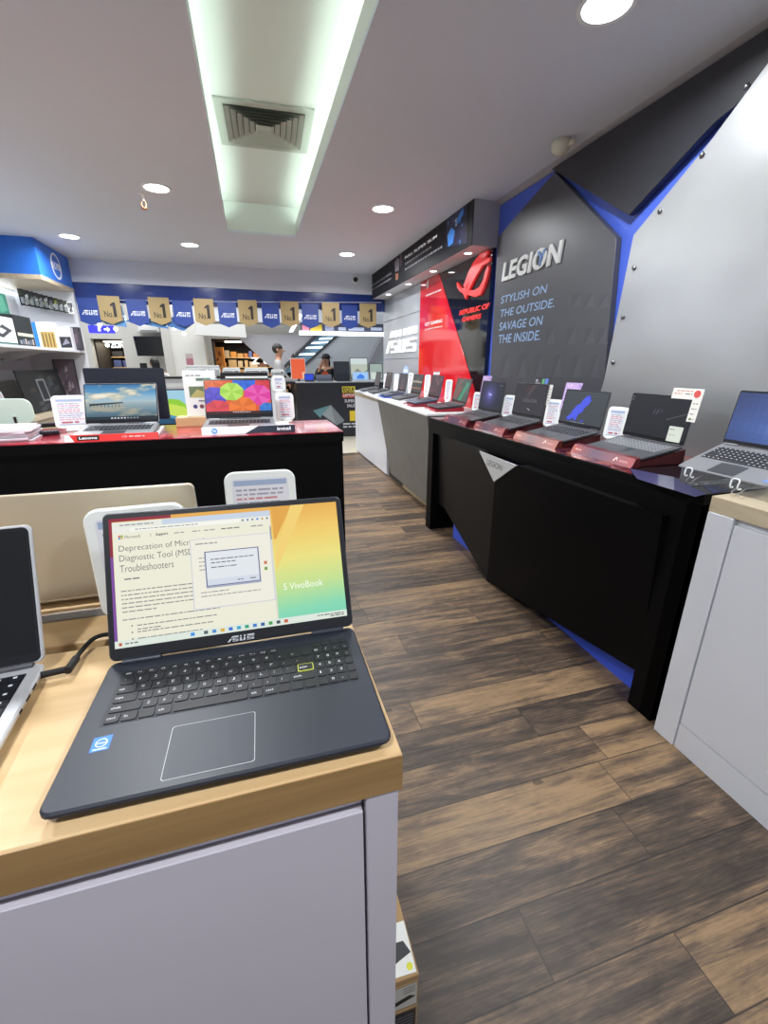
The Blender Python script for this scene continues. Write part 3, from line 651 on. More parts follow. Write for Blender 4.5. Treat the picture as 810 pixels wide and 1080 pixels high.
def laptop(name, label, pos, yaw, tilt=0.0, w=.36, d=.245, t=.017, phi=70, ll=None, shell=None, bez=None, art=None, keys='mesh', group=None, keycol=None, deck=None, padw=.3, bz=(.008, .008, .022), kx=.87, brim=.002, hb=.006, kz=(.42, .86)):
    ll = ll or d * .93; shell = shell or M_grey; bez = bez or M_dark; deck = deck or shell
    T = thing(name, label, 'laptop', pos, yaw, group, rx=tilt)
    g = G(); g.prism(rrect(-w / 2, 0, w / 2, d, .012, 4), -t * .5, 0, shell, .0022); g.prism(rrect(-w / 2 + .008, .010, w / 2 - .008, d - .008, .012, 4), -t, -t * .5, shell, .003)
    for sx in (-1, 1):
        for yy in (.02, d - .03): g.box(sx * (w / 2 - .05) - .02, sx * (w / 2 - .05) + .02, yy - .004, yy + .004, -t - .0018, -t, M_rubber)
    for k in range(3): g.box(w / 2 - .0008, w / 2 + .0003, d * .55 + k * .022, d * .55 + k * .022 + (.013 if k else .008), -t * .38, -t * .16, M_rubber)
    g.build('base', T)
    ky0, ky1 = d * kz[0], d * kz[1]
    if keys == 'mesh':
        g = G(); g.rect(-w * kx / 2, ky0, w * kx / 2, ky1, mat('key_well', '0e0f13', 0.6) if keycol is None else deck, .0004)
        nr, nc = 6, 16; kw, kh = w * kx / nc, (ky1 - ky0) / nr
        for r in range(nr):
            c = 0
            while c < nc:
                n = 1
                if r == 0 and c == 4: n = 5
                if (r in (1, 2)) and c == 0: n = 2
                x = -w * kx / 2 + c * kw; y = ky0 + r * kh
                g.box(x + kw * .08, x + kw * (n - .08), y + kh * .1, y + kh * .9, .0004, .0014, keycol or M_key)
                if n == 1: g.rect(x + kw * .3, y + kh * .5, x + kw * .55, y + kh * .72, M_kled, .0016)
                c += n
        g.build('keyboard', T)
    g = G(); g.prism(rrect(-padw * w / 2 - .01 * w, d * .04, padw * w / 2 - .01 * w, kz[0] * d - d * .05, .003), 0.0001, .0006, mat('touchpad_' + deck.name, '2e3036' if deck is not M_silver else 'a8abb0', 0.3)); g.build('touchpad', T)
    c_, s_ = math.cos(R(phi)), math.sin(R(phi))
    F = frame((0, d - hb, .001), (1, 0, 0), (0, c_, s_))
    for sx in (-1, 1): G().tube([(sx * w * .38 - .025, d - .005, .001), (sx * w * .38 + .025, d - .005, .001)], .0055, shell if shell is not M_silver else M_grey, 10).build('hinge', T)
    g = G(M=F); g.prism(rrect(-w / 2, .003, w / 2, ll, .009, 4), -.006, .0, shell, .0015); lid = g.build('lid', T)
    g = G(M=F); g.prism(rrect(-w / 2 + brim, .005, w / 2 - brim, ll - brim, .008, 4), 0.0, .0008, bez, .0003); g.disc(0, ll - .006, .0018, M_rubber, .0012)
    g.build('bezel', T)
    sx0, sx1, sy0, sy1 = -w / 2 + bz[0], w / 2 - bz[0], .003 + bz[2], ll - bz[1]
    g = G(M=F @ Matrix.Translation((sx0, sy0, .0011)))
    if art: art(g, sx1 - sx0, sy1 - sy0)
    else: g.rect(0, 0, sx1 - sx0, sy1 - sy0, M_screen, 0, '0b0d12')
    g.build('screen', T)
    T['lidw'] = w
    return T, T.matrix_basis @ F, ll
def blend(c1, c2, t):
    a = [int(c1[i:i+2], 16) for i in (0, 2, 4)]; b = [int(c2[i:i+2], 16) for i in (0, 2, 4)]
    return '%02x%02x%02x' % tuple(int(x + (y - x) * max(0, min(1, t))) for x, y in zip(a, b))
def lerpramp(stops, t):
    for (p, c), (q, e) in zip(stops, stops[1:]):
        if t <= q: return blend(c, e, (t - p) / (q - p))
    return stops[-1][1]
def grad(g, x0, y0, x1, y1, fn, nx=16, ny=16, z=0.0):
    for i in range(nx):
        for j in range(ny):
            g.rect(x0 + (x1 - x0) * i / nx, y0 + (y1 - y0) * j / ny, x0 + (x1 - x0) * (i + 1) / nx, y0 + (y1 - y0) * (j + 1) / ny, M_screen, z, fn((i + .5) / nx, (j + .5) / ny))
# ---- hero laptop: browser window over a yellow-green wallpaper
def hero_art(g, W, H):
    st = [(0, 'e0a850'), (.2, 'ecc668'), (.42, 'e6dc80'), (.62, 'bfdb90'), (.8, '86d4b0'), (1., '62c8b2')]
    grad(g, 0, 0, W, H, lambda a, b: lerpramp(st, (1 - b) * .88 + (.16 - .16 * a) * 0 + .10 * (a - .6)), 14, 36)
    g.poly([(W * .69, H), (W * .78, H), (W * .70, H * .72), (W * .69, H * .72)], M_screen, .0002, 'dca24a')
    g.poly([(W * .78, H), (W * .845, H), (W * .69, H * .45), (W * .69, H * .60)], M_screen, .0002, 'eccc74')
    g.rect(0, 0, W * .012, H, M_screen, .0002, '7a4a9a'); g.rect(0, H * .7, W * .012, H, M_screen, .0003, '8c2a3c'); g.rect(0, H * .975, W * .25, H, M_screen, .0003, '8c2a3c')
    x0, x1, y0, y1 = W * .013, W * .682, H * .055, H * .97
    g.rect(x0, y0, x1, y1, M_screen, .0004, 'e6e5d2')                       # page
    g.rect(x0, y1 - H * .045, x1, y1, M_screen, .0005, 'c3cfdf'); g.rect(x0, y1 - H * .045, x0 + W * .2, y1, M_screen, .0006, 'e2e4da')
    textline(g, x0 + W * .03, y1 - H * .030, x0 + W * .17, H * .009, '8a8d90', M_screen, .0007, 3)
    g.rect(x0, y1 - H * .085, x1, y1 - H * .045, M_screen, .0005, 'e4e5dc'); g.rect(x0 + W * .07, y1 - H * .08, x1 - W * .14, y1 - H * .05, M_screen, .0006, 'efefe6')
    textline(g, x0 + W * .09, y1 - H * .069, x0 + W * .35, H * .008, '9a9c9c', M_screen, .0007, 4)
    for k in range(6): g.disc(x1 - W * .125 + k * W * .022, y1 - H * .065, H * .009, M_screen, .0007, ('7a8087', '4a7fc0', '7a8087', '2f6fd0', 'c08a3a', '7a8087')[k], 8)
    for a in range(2):
        for b in range(2): g.rect(x0 + W * .022 + a * W * .010, y1 - H * .118 - b * H * .016, x0 + W * .031 + a * W * .010, y1 - H * .104 - b * H * .016, M_screen, .0006, ('d0603a', '6fae3a', '3a8fd0', 'd8b040')[a + 2 * b])
    M_ink = M_screen
    g.text('Microsoft', x0 + W * .048, y1 - H * .132, x0 + W * .11, y1 - H * .108, M_ink, z=.0006, col='55565a'); g.rect(x0 + W * .15, y1 - H * .134, x0 + W * .152, y1 - H * .106, M_ink, .0006, '77787a')
    g.text('Support', x0 + W * .172, y1 - H * .136, x0 + W * .222, y1 - H * .108, M_ink, z=.0006, col='3a3b3e', off=.02)
    for k, (a, b) in enumerate(((.26, .31), (.335, .37), (.385, .44), (.46, .54))): textline(g, W * a, y1 - H * .126, W * b, H * .009, '9a9b9c' if k < 3 else '6a6b6c', M_ink, .0006, 9 + k)
    textline(g, W * .59, y1 - H * .126, W * .645, H * .009, '8a8b8c', M_ink, .0006, 19)
    ink = '5a5b5e'
    g.text('Deprecation of Microsoft', W * .035, H * .725, W * .395, H * .785, M_ink, z=.0006, col=ink, off=-.006); g.text('Diagnostic Tool (MSDT)', W * .035, H * .645, W * .365, H * .71, M_ink, z=.0006, col=ink, off=-.006); g.text('Troubleshooters', W * .035, H * .575, W * .25, H * .63, M_ink, z=.0006, col=ink, off=-.006)
    textline(g, W * .05, H * .515, W * .11, H * .010, '6c6d70', M_ink, .0006, 5)
    for k in range(6): textline(g, W * .035, H * (.425 - .032 * k), W * (.33, .345, .335, .35, .34, .17)[k], H * .0085, '8c8d8c', M_ink, .0006, 30 + k)
    textline(g, W * .035, H * .205, W * .43, H * .0085, '8c8d8c', M_ink, .0006, 40)
    for k, xe in enumerate((.42, .40, .35)):
        g.disc(W * .07, H * (.158 - .05 * k), H * .006, M_ink, .0006, '55565a', 8); textline(g, W * .09, H * (.152 - .05 * k), W * xe, H * .0085, '8c8d8c', M_ink, .0006, 50 + k)
    textline(g, W * .09, H * .122, W * .19, H * .0085, '8c8d8c', M_ink, .0006, 60)
    g.rect(x1 - W * .008, y0, x1, y1 - H * .12, M_screen, .0006, 'd6d6c8'); g.rect(x1 - W * .007, H * .72, x1 - W * .001, H * .83, M_screen, .0007, '8e8f8a')
    # floating tool window and its dialog
    a0, a1, b0, b1 = W * .325, W * .672, H * .22, H * .775
    g.rect(a0 - W * .004, b0 - H * .008, a1 + W * .004, b1 + H * .006, M_screen, .0008, 'c9cbd4'); g.rect(a0, b0, a1, b1, M_screen, .0009, 'e8e6d8')
    textline(g, a0 + W * .02, b1 - H * .04, a0 + W * .12, H * .009, '88898a', M_ink, .001, 70)
    for k in range(4): textline(g, a0 + W * .03, H * (.62 - .032 * k), a0 + W * .12, H * .008, '98999a', M_ink, .001, 71 + k)
    textline(g, a0 + W * .03, H * .31, a1 - W * .06, H * .008, '98999a', M_ink, .001, 77); textline(g, a0 + W * .03, H * .34, a0 + W * .15, H * .008, '98999a', M_ink, .001, 78)
    for k, c in enumerate(('c86a4a', '6a9a3a')): g.rect(a1 - W * .035, H * (.52 - .05 * k), a1 - W * .022, H * (.545 - .05 * k), M_screen, .001, c)
    c0, c1, e0, e1 = W * .385, W * .612, H * .395, H * .665
    g.rect(c0 - W * .006, e0 - H * .02, c1 + W * .006, e1 + H * .008, M_screen, .0011, '9fa6bd'); g.rect(c0 - .0009, e0 - .0009, c1 + .0009, e1 + .0009, M_screen, .0012, '3a3f66'); g.rect(c0, e0, c1, e1, M_screen, .0013, 'dde1e6')
    for k in range(2): textline(g, c0 + W * .02, H * (.60 - .028 * k), c1 - W * (.02 + .08 * k), H * .008, '6a6b7a', M_ink, .0014, 80 + k)
    textline(g, c0 + W * .02, H * .535, c0 + W * .13, H * .008, '6a6b7a', M_ink, .0014, 84)
    g.rect(c0, e0, c1, e0 + H * .05, M_screen, .0014, 'cfd6e2'); textline(g, c0 + W * .13, e0 + H * .02, c0 + W * .155, H * .008, '6a6b7a', M_ink, .0015, 85); textline(g, c0 + W * .185, e0 + H * .02, c0 + W * .21, H * .008, '6a6b7a', M_ink, .0015, 86)
    g.text('S VivoBook', W * .715, H * .285, W * .90, H * .34, M_screen, z=.0006, col='f2f8ea')
    # taskbar
    g.rect(0, 0, W, H * .055, M_screen, .0006, 'd8e2d8'); cs = ['3a8fe0', '55606a', '4a88c8', 'd8a83a', '3a6fd0', '3aa0c8', '2f9f7a', '3a7ac8', '2a5a9a', '4a9a50', '44505a', 'c85a3a']
    for k, c in enumerate(cs): g.rect(W * (.30 + .035 * k) + (W * .02 if k else 0), H * .016, W * (.317 + .035 * k) + (W * .02 if k else 0), H * .042, M_screen, .0008, c)
    g.disc(W * .022, H * .028, H * .013, M_screen, .0008, 'c05a40', 10); textline(g, W * .04, H * .024, W * .09, H * .01, '6a6f70', M_screen, .0008, 90); textline(g, W * .86, H * .03, W * .985, H * .009, '6a6f70', M_screen, .0008, 91); textline(g, W * .92, H * .014, W * .985, H * .009, '6a6f70', M_screen, .0008, 92)
HP = (-.058, .3705, 1.0185)
heroT, heroL, hll = laptop('open_laptop', 'open dark blue laptop with a browser page on screen, on the near maple counter', HP, R(-.9), R(0.1), w=.350, d=.232, t=.0165, phi=65.3, ll=.2145, shell=M_navy, bez=mat('hero_bezel', '15171d', .4), art=hero_art, keys=None, bz=(.0085, .009, .0175), padw=.01)
heroT['category'] = 'laptop'
for o in list(heroT.children):
    if o.name.startswith('touchpad'): bpy.data.objects.remove(o)
g = G(); m_tp = mat('hero_touchpad', '2b303c', .45); g.prism(rrect(-.069, .010, .024, .083, .003), 0.0001, .0004, mat('touchpad_rim', 'b9bcc0', .4)); g.prism(rrect(-.0683, .0107, .0233, .0823, .003), 0.0002, .0006, m_tp); g.build('touchpad', heroT)
g = G(); g.prism(rrect(-.153, .1055, .1565, .2052, .003), 0.0, .0003, mat('hero_key_well', '1b1f2a', .5)); kb = g.build('keyboard', heroT)
for (x0, x1, y0, y1, lg) in key_rows_full():
    g = G(); hi = lg == 'ENTER'
    if hi: g.prism(rrect(x0, y0, x1, y1, .0022, 2), .0003, .0014, mat('key_yellow_edge', 'd2dc4a', .5)); g.prism(rrect(x0 + .0009, y0 + .0009, x1 - .0009, y1 - .0009, .002, 2), .0004, .0017, M_key)
    else: g.prism(rrect(x0, y0, x1, y1, .0022, 2), .0003, .0016, M_key, .0003)
    h = y1 - y0
    if len(lg) == 1 and lg.strip(): g.text(lg, x0 + .004, y0 + h * (.36 if lg not in "`'" else .6), x0 + .004 + ({'I': .001, '-': .003, '=': .003, '+': .003, '1': .0016, '/': .002}.get(lg, .0034) if lg.isalnum() or lg in '-=+/' else .0012), y0 + h * (.66 if lg.isalnum() or lg in '`/;' + chr(39) else (.40 if lg == '-' else .48)), M_kled, z=.0018)
    elif lg: g.text(lg.lower() if not hi else 'enter', x0 + .0022, y0 + h * .36, x0 + min(.0022 + .0022 * len(lg), x1 - x0 - .001), y0 + h * .62, M_kled, z=.0018)
    o_ = g.build('key', kb)
    if hi: o_['label'] = 'enter key with a yellow edge'
g = G(); a, b = -.142, .0785; g.at(Matrix.Translation((a, b, 0)) @ Matrix.Rotation(R(2), 4, 'Z')); g.rect(-.0095, -.0105, .0095, .0105, M_print, .0003, '2f7fe0'); g.ring(0, .001, .0052, .0062, mat('sticker_white', 'dfe9f5', .5), .0003, .0005); g.text('intel', -.0042, -.001, .0042, .003, M_print, z=.0005, col='eef4fb'); g.rect(-.007, -.009, .007, -.0068, M_print, .0005, 'bcd6f2'); o_ = g.build('sticker', heroT); o_['label'] = 'small blue sticker'
g = G(M=HP and (heroL)); 
g.B = heroT.matrix_basis.inverted()
asus_logo(g, -.016, .0065, .022, .0145, mat('lid_mark', 'c9ccd2', .4), .0013); o_ = g.build('maker_mark', heroT); o_['label'] = 'silver maker mark'
# ---- silver laptop cut by the left edge of the picture
def dark_art(g, W, H): g.rect(0, 0, W, H, M_screen, 0, '0a0b10')
lt = laptop('open_laptop', 'open silver laptop with a dark screen, at the left edge of the near counter', (-.463, .400, 1.0185), R(4.3), 0, w=.322, d=.224, t=.0165, phi=68, ll=.199, shell=M_silver, bez=M_dark, art=dark_art, keys='mesh', bz=(.008, .009, .014), kx=.90, kz=(.45, .90), brim=.0035)[0]
# ---- power cable from the silver laptop
t = thing('power_cable', 'black power cable with an angled plug in the side of the silver laptop', 'cable', (-.30, .60, 1.0))
pp = [az(48, 703, 1.010), az(58, 699, 1.010)]
g = G(t); g.tube([(-.324, .611, 1.0125), (-.284, .617, 1.0125)], .0048, M_rubber, 10); g.tube([(-.2865, .612, 1.0125), (-.2855, .642, 1.0115)], .0055, M_rubber, 10); g.build('plug', t)
pts = [Vector((-.2855, .638, 1.0115)), Vector((-.283, .66, 1.013)), Vector((-.272, .685, 1.016)), Vector((-.25, .695, 1.012)), Vector((-.22, .69, 1.006)), Vector((-.16, .68, 1.005)), Vector((-.05, .685, 1.005))]
def smooth(P, n=6):
    out = []
    for i in range(len(P) - 1):
        p0 = P[max(i-1, 0)]; p1 = P[i]; p2 = P[i+1]; p3 = P[min(i+2, len(P)-1)]
        for k in range(n):
            s = k / n; out.append(.5 * ((2*p1) + (p2-p0)*s + (2*p0-5*p1+4*p2-p3)*s*s + (3*p1-p0-3*p2+p3)*s**3))
    return out + [P[-1]]
g = G(t); g.tube(smooth(pts), .0034, M_rubber, 8); g.build('lead', t)
# ---- laptop seen from behind on the second counter
tb = laptop('open_laptop', 'open champagne silver laptop seen from behind, on the counter behind the dark blue laptop', (-.302, 1.058, 1.014), R(180), 0, w=.372, d=.215, t=.012, phi=81, ll=.212, shell=mat('champagne_shell', 'cdc2ac', .4, metal=.3), art=dark_art, keys='mesh', hb=-.003)[0]
# ================================================================== PRICE PLACARDS
RNDL = random.Random(5)
def placard(label, pos, yaw, w=.145, h=.175, lean=14, seed=0, stem=0.0, group='white framed price placards'):
    T = thing('price_placard', label, 'price placard', pos, yaw, group)
    F = frame((0, 0, .012 + stem), (1, 0, 0), (0, math.sin(R(lean)), math.cos(R(lean))))
    g = G(M=F); g.prism(rrect(-w / 2, 0, w / 2, h, .022, 5), -.012, 0, M_wplas, .003); g.build('frame', T)
    g = G(M=F); rr = random.Random(seed); b = .016
    g.prism(rrect(-w / 2 + b, b, w / 2 - b, h - b, .008, 3), 0.0, .0006, M_print, 0, 'dfe0e6')
    x0, x1 = -w / 2 + b + .004, w / 2 - b - .004; y = h - b - .012
    g.rect(x0, y - .004, x1, y + .008, M_print, .0009, '9fb0cc'); y -= .016
    while y > b + .022:
        c = rr.choice(['c47a80', '9a9cb0', 'a8a0b4', 'c8888c', '8a94b0'])
        textline(g, x0 + .004, y, x1 - rr.uniform(0, .02), .0042, c, M_print, .0009, rr.randint(0, 999)); y -= .0098
    textline(g, x0 + .01, b + .010, x1 - .012, .009, rr.choice(['c4565e', 'b0606a']), M_print, .0009, seed + 7)
    g.rect(x0, b + .001, x1, b + .006, M_print, .0009, 'a8b4cc'); g.build('price_sheet', T)
    g = G(); g.prism(rrect(-.034, -.03, .034, .045, .02, 4), 0, .008, M_wplas, .002); g.prism(rrect(-.024, -.010, .024, .008, .005), .006, .018 + stem, M_wplas); g.build('foot', T)
    return T
W90 = R(-90)
ZT = .9957
def on_table(u, v, z): p = az(u, v, z); return (p.x, p.y, z)
for i, (u, vb, ym, w_, h_, lb) in enumerate(((645, 463, 1.905, .112, .168, 'between the blue-splash and the black-screen laptops'), (579.5, 450, 2.40, .112, .170, 'between the grey-word and the blue-splash laptops'), (534, 439.5, 2.885, .105, .155, 'between the violet-glow and the grey-word laptops'), (501, 433, 3.37, .09, .150, 'at the far end of the black table'))):
    q = ay(u, vb, ym); placard('white framed price placard ' + lb, (q.x, q.y, ZT), R(-72), w=w_, h=h_, lean=8, seed=i + 1, stem=max(0, q.z - .012 - ZT))
for i, (u, vb, ym, lb) in enumerate(((471.5, 423, 4.115, 'beside the green-screen laptop'), (449.5, 415.5, 4.70, 'right of the orange-banded laptop'), (432, 411.5, 5.32, 'third from the far end of the white counter'), (417, 411, 5.92, 'second from the far end of the white counter'), (406, 409.5, 6.5, 'at the far end of the white counter'))):
    q = ay(u, vb, ym); placard('white framed price placard ' + lb, (q.x, q.y, 1.0205), R(-64), w=.085, h=.205, lean=5, seed=i + 10, stem=max(0, q.z - .012 - 1.0205))
placard('white framed price placard leaning behind the left side of the dark blue laptop', (-.203, .748, 1.0005), R(4), lean=3, h=.19, w=.15, seed=20)
placard('white framed price placard showing above the middle of the dark blue laptop', (-.005, .965, 1.0005), R(-2), lean=10, h=.185, w=.155, seed=21)
# ================================================================== WALL TABLE LAPTOPS
def scr_black(g, W, H):
    g.rect(0, 0, W, H, M_screen, 0, '24252d')
    for a, b, c, d, col in ((.42, .55, .46, .67, '4a4a55'), (.47, .55, .52, .68, '50505c'), (.55, .60, .57, .68, '40404a')): g.poly([(W*a, H*b), (W*(a+.02), H*b), (W*c, H*d), (W*(c-.02), H*d)], M_screen, .0003, col)
    g.poly([(W*.66, H*.44), (W*.98, H*.66), (W*.98, H*.67), (W*.66, H*.455)], M_screen, .0003, '6a6468')
    textline(g, W*.01, H*.93, W*.04, H*.015, '8a8a94', M_screen, .0003, 5); textline(g, W*.01, H*.86, W*.04, H*.015, '8a8a94', M_screen, .0003, 6)
def scr_splash(g, W, H):
    g.rect(0, 0, W, H, M_screen, 0, '40454b')
    for k, c in ((0, '3f48c8'), (.012, '4a5ae0')):
        P = [(.19, .05), (.17, .14), (.25, .25), (.27, .36), (.35, .55), (.43, .62), (.46, .74), (.53, .86), (.60, .90), (.63, .82), (.66, .74), (.62, .62), (.55, .50), (.52, .36), (.44, .27), (.42, .12), (.40, .04), (.34, .13), (.30, .12), (.28, .06)]
        g.poly([(W*(a + (.4-a)*k*6), H*(b + (.5-b)*k*6)) for a, b in P], M_screen, .0003 + k*.01, c)
    g.poly([(W*.50, H*.08), (W*.58, H*.14), (W*.61, H*.10), (W*.56, H*.05)], M_screen, .0003, '3a44b0')
    for k in range(6): g.rect(W*(.30 + .06*k), H*.015, W*(.325 + .06*k), H*.03, M_screen, .0006, 'c8ccd8')
def scr_word(g, W, H):
    g.rect(0, 0, W, H, M_screen, 0, '36343c')
    g.poly([(W*.55, H), (W*.70, H), (W*.45, H*.55), (W*.40, H*.6)], M_screen, .0003, '4c4548'); g.poly([(W*.30, H*.8), (W*.45, H*.95), (W*.5, H*.9), (W*.36, H*.72)], M_screen, .0003, '4a3438')
    g.text('LEGION', W*.30, H*.40, W*.76, H*.52, M_screen, z=.0006, col='7a7880', sp=1.3)
    g.poly([(W*.48, H*.2), (W*.56, H*.14), (W*.62, H*.12), (W*.56, H*.18)], M_screen, .0006, 'b0a8b0')
def scr_star(g, W, H):
    grad(g, 0, 0, W, H, lambda a, b: lerpramp([(0, 'a8a8f0'), (.06, '6a68c0'), (.2, '46447a'), (.5, '2c2d45'), (1, '23252f')], math.hypot((a - .42) * 1.5, b - .52)), 18, 14)
    g.poly([(W*.33, H*.62), (W*.42, H*.55), (W*.53, H*.53), (W*.53, H*.515), (W*.42, H*.525)], M_screen, .0004, 'd8d8f4'); g.poly([(W*.36, H*.51), (W*.44, H*.54), (W*.50, H*.47), (W*.43, H*.52)], M_screen, .0004, 'b8b8e8')
    textline(g, W*.8, H*.88, W*.9, H*.02, '8a8a9a', M_screen, .0004, 3)
def tray(label, y, z0, yaw, wdt, hx, group, art, base=ZT, depth=.30, x_front=None, tilt=10.5, zf=.012, hcol='7a1f2a'):
    # sloping display stand with a printed header block along its front
    T = thing('display_stand', label, 'display stand', (x_front, y, base), yaw, group)
    st = math.tan(R(tilt))
    A = [(0, 0), (depth, 0), (depth, zf + depth * st), (0, zf)]
    g = G(M=frame((-wdt / 2 + .02, 0, 0), (0, 1, 0), (0, 0, 1))); g.prism(A, 0, wdt - .04, mat('stand_dark_red', '4a1518', .35), .001); g.build('wedge', T)
    hh, hd = .040, .045
    g = G(M=frame((-wdt / 2, 0, 0), (0, 1, 0), (0, 0, 1))); g.prism([(-hd, 0), (-.002, 0), (-.002, hh + .004), (-hd * .55, hh)], 0, wdt, mat('header_' + hcol, hcol, .3), .0015); hd_ = g.build('header', T)
    g = G(M=frame((-wdt / 2, -hd - .0006, 0), (1, 0, 0), (0, hd * .45, hh))); art(g, wdt, math.hypot(hd * .45, hh)); g.build('header_print', hd_)
    return T
def art_hdr(cl, cm, cr, txt=False):
    def f(g, W, H):
        for k in range(14):
            a = k / 14; c = lerpramp([(0, cl), (.4, cm), (1, cr)], a + .03); g.rect(W * a, 0, W * (a + 1 / 14), H, M_gloss, 0, c)
        textline(g, W * .06, H * .42, W * .18, H * .16, 'e0a090', M_gloss, .0004, 4)
        g.poly([(W * .72, H * .25), (W * .75, H * .6), (W * .78, H * .3), (W * .76, H * .7), (W * .74, H * .75), (W * .71, H * .35)], M_gloss, .0004, 'f0c0b8')
        g.text('LEGION', W * .80, H * .36, W * .92, H * .56, M_gloss, z=.0004, col='e8a8a0')
    return f
LAP = [(1.585, 1.659, -91.1, 10.7, .358, .234, .213, 72.5, scr_black, 'open dark laptop with a black screen and white corner card, nearest on the black table', art_hdr('a03c30', '472044', '982228'), 'd'),
       (1.556, 2.146, -89.5, 10.1, .356, .248, .209, 70.3, scr_splash, 'open dark laptop with a blue splash on its screen, second nearest on the black table', art_hdr('a85844', '705458', 'a05c4c'), 'e'),
       (1.542, 2.651, -90.4, 11.5, .358, .244, .222, 71.2, scr_word, 'open dark laptop with a grey word across its screen, third along the black table', art_hdr('8a2c2e', '3c1a38', '96382e'), 'f'),
       (1.511, 3.114, -90.6, 9.9, .360, .248, .228, 72.6, scr_star, 'open dark laptop with a violet glow on its screen, farthest on the black table', art_hdr('84222a', '301840', '842c30'), 'g')]
LF = []
gl = 'laptops on the black table'
for (x, y, yw, tl, w, d, l_, ph, art, lb, ha, _) in LAP:
    yaw = R(yw); T, F, l2 = laptop('open_laptop', lb, (x, y, 1.034), yaw, R(tl), w=w, d=d, t=.017, phi=ph, ll=l_, shell=M_grey, art=art, bz=(.006, .007, .018), group=gl, keycol=mat('grey_keycap', '77797e', .5) if art is scr_black else None)
    LF.append((F, w, l2))
names = ['black-screen', 'blue-splash', 'grey-word', 'violet-glow']
for k, (x, y, yw, tl, w, d, l_, ph, art, lb, ha, _) in enumerate(LAP):
    tray('dark red display stand with a printed header under the %s laptop on the black table' % names[k], y + .015, 0, R(yw), .40, 0, 'printed stands under the table laptops', ha, x_front=x + .004 - .003, tilt=tl, zf=.016, hcol=('5e161e', '643028', '501620', '46121c')[k], depth=.26)
# corner cards clipped behind lids
def lcard(label, F, w, ll, pts, col, deco=None, name='corner_card', cat='price card', group='corner cards on laptop lids', th=.0008, z=-.0085):
    M = F @ Matrix.Translation((0, ll, z)); T = thing(name, label, cat, matrix=Matrix(M), group=group)
    g = G(); g.prism(pts, 0, th, M_print, 0, col)
    g.build('card', T)
    if deco: g = G(); deco(g, th + .0004); g.build('card_print', T)
    return T
def deco_w(g, z):
    g.disc(.185 - .012, .012, .016, M_print, z, 'd8504a'); textline(g, .07, .02, .15, .005, 'd09a90', M_print, z, 3); textline(g, .06, .008, .10, .005, 'd89a94', M_print, z, 4); textline(g, .115, .008, .15, .005, '8a8a8a', M_print, z, 5)
    for k in range(4): textline(g, .165, -.03 - .022 * k, .19, .004, '8a8a90', M_print, z, 8 + k)
    g.rect(.168, -.098, .178, -.088, M_print, z, '7a9a5a')
F, w, ll = LF[0]
lcard('white L-shaped card with a red round seal on the corner of the nearest black-screen laptop', F, w, ll, [(.05, -.012), (.05, .034), (.20, .034), (.20, -.105), (.158, -.105), (.158, -.012)], 'e9e6de', deco_w, z=.0032)
g0 = LF[0]
def deco_s(g, z): 
    textline(g, .006, .052, .03, .004, '6a6c70', M_print, z, 4); textline(g, .006, .028, .045, .003, '9a9c90', M_print, z, 5)
T = thing('spec_sheet', 'pale green specification sheet stuck on the lower right of the black screen', 'paper sheet', matrix=Matrix(F @ Matrix.Translation((.085, .012, .0026))))
G().rect(0, 0, .072, .068, M_print, 0, 'cfd4c6').build('sheet', T); g = G(); deco_s(g, .0004); g.build('sheet_print', T)
def deco_p(g, z):
    rr = random.Random(9)
    for k in range(12): a = rr.uniform(-.19, -.06); g.rect(a, .004 + rr.random() * .02, a + .012, .012 + rr.random() * .02, M_print, z, rr.choice(['d8c0e8', '9a7ac0', 'e8d4ee']))
    for k in range(6): g.rect(-.20 + rr.random() * .015, -.02 - k * .016, -.185, -.012 - k * .016, M_print, z, rr.choice(['d8c0e8', '9a7ac0']))
for k, nm in ((1, 'blue-splash'), (3, 'violet-glow')):
    F, w, ll = LF[k]
    lcard('purple L-shaped card behind the far upper corner of the %s laptop' % nm, F, w, ll, [(-.205, .038), (-.205, -.12), (-.178, -.12), (-.178, -.0), (-.07, -.0), (-.06, .038)], 'bfa2d6', deco_p, z=-.009)
F, w, ll = LF[2]
def deco_r(g, z):
    g.rect(.09, .002, .118, .034, M_print, z, '5aa06a'); g.rect(.122, .004, .155, .036, M_print, z, '5a7ac8'); g.rect(.02, .012, .045, .03, M_print, z, '9a9aa0'); textline(g, .02, .003, .08, .005, 'b0b0b4', M_print, z, 4)
    for k in range(6): textline(g, .130, -.02 - .018 * k, .152, .004, '9a9a9a', M_print, z, 9 + k)
lcard('black card with green and blue squares over the grey-word laptop, with a white hanging strip', F, w, ll, [(.012, -.004), (.012, .038), (.165, .042), (.165, -.004)], '26272e', deco_r, z=-.009)
T = thing('hanging_strip', 'white specification strip hanging beside the grey-word laptop lid', 'price card', matrix=Matrix(F @ Matrix.Translation((.181, -.0 + ll - .125, -.008))))
G().rect(0, 0, .034, .125, M_print, 0, 'dcdcd6').build('strip', T); g = G(); [textline(g, .004, .01 + .017 * k, .03, .004, '9a9a9a', M_print, .0005, k) for k in range(6)]; g.build('strip_print', T)
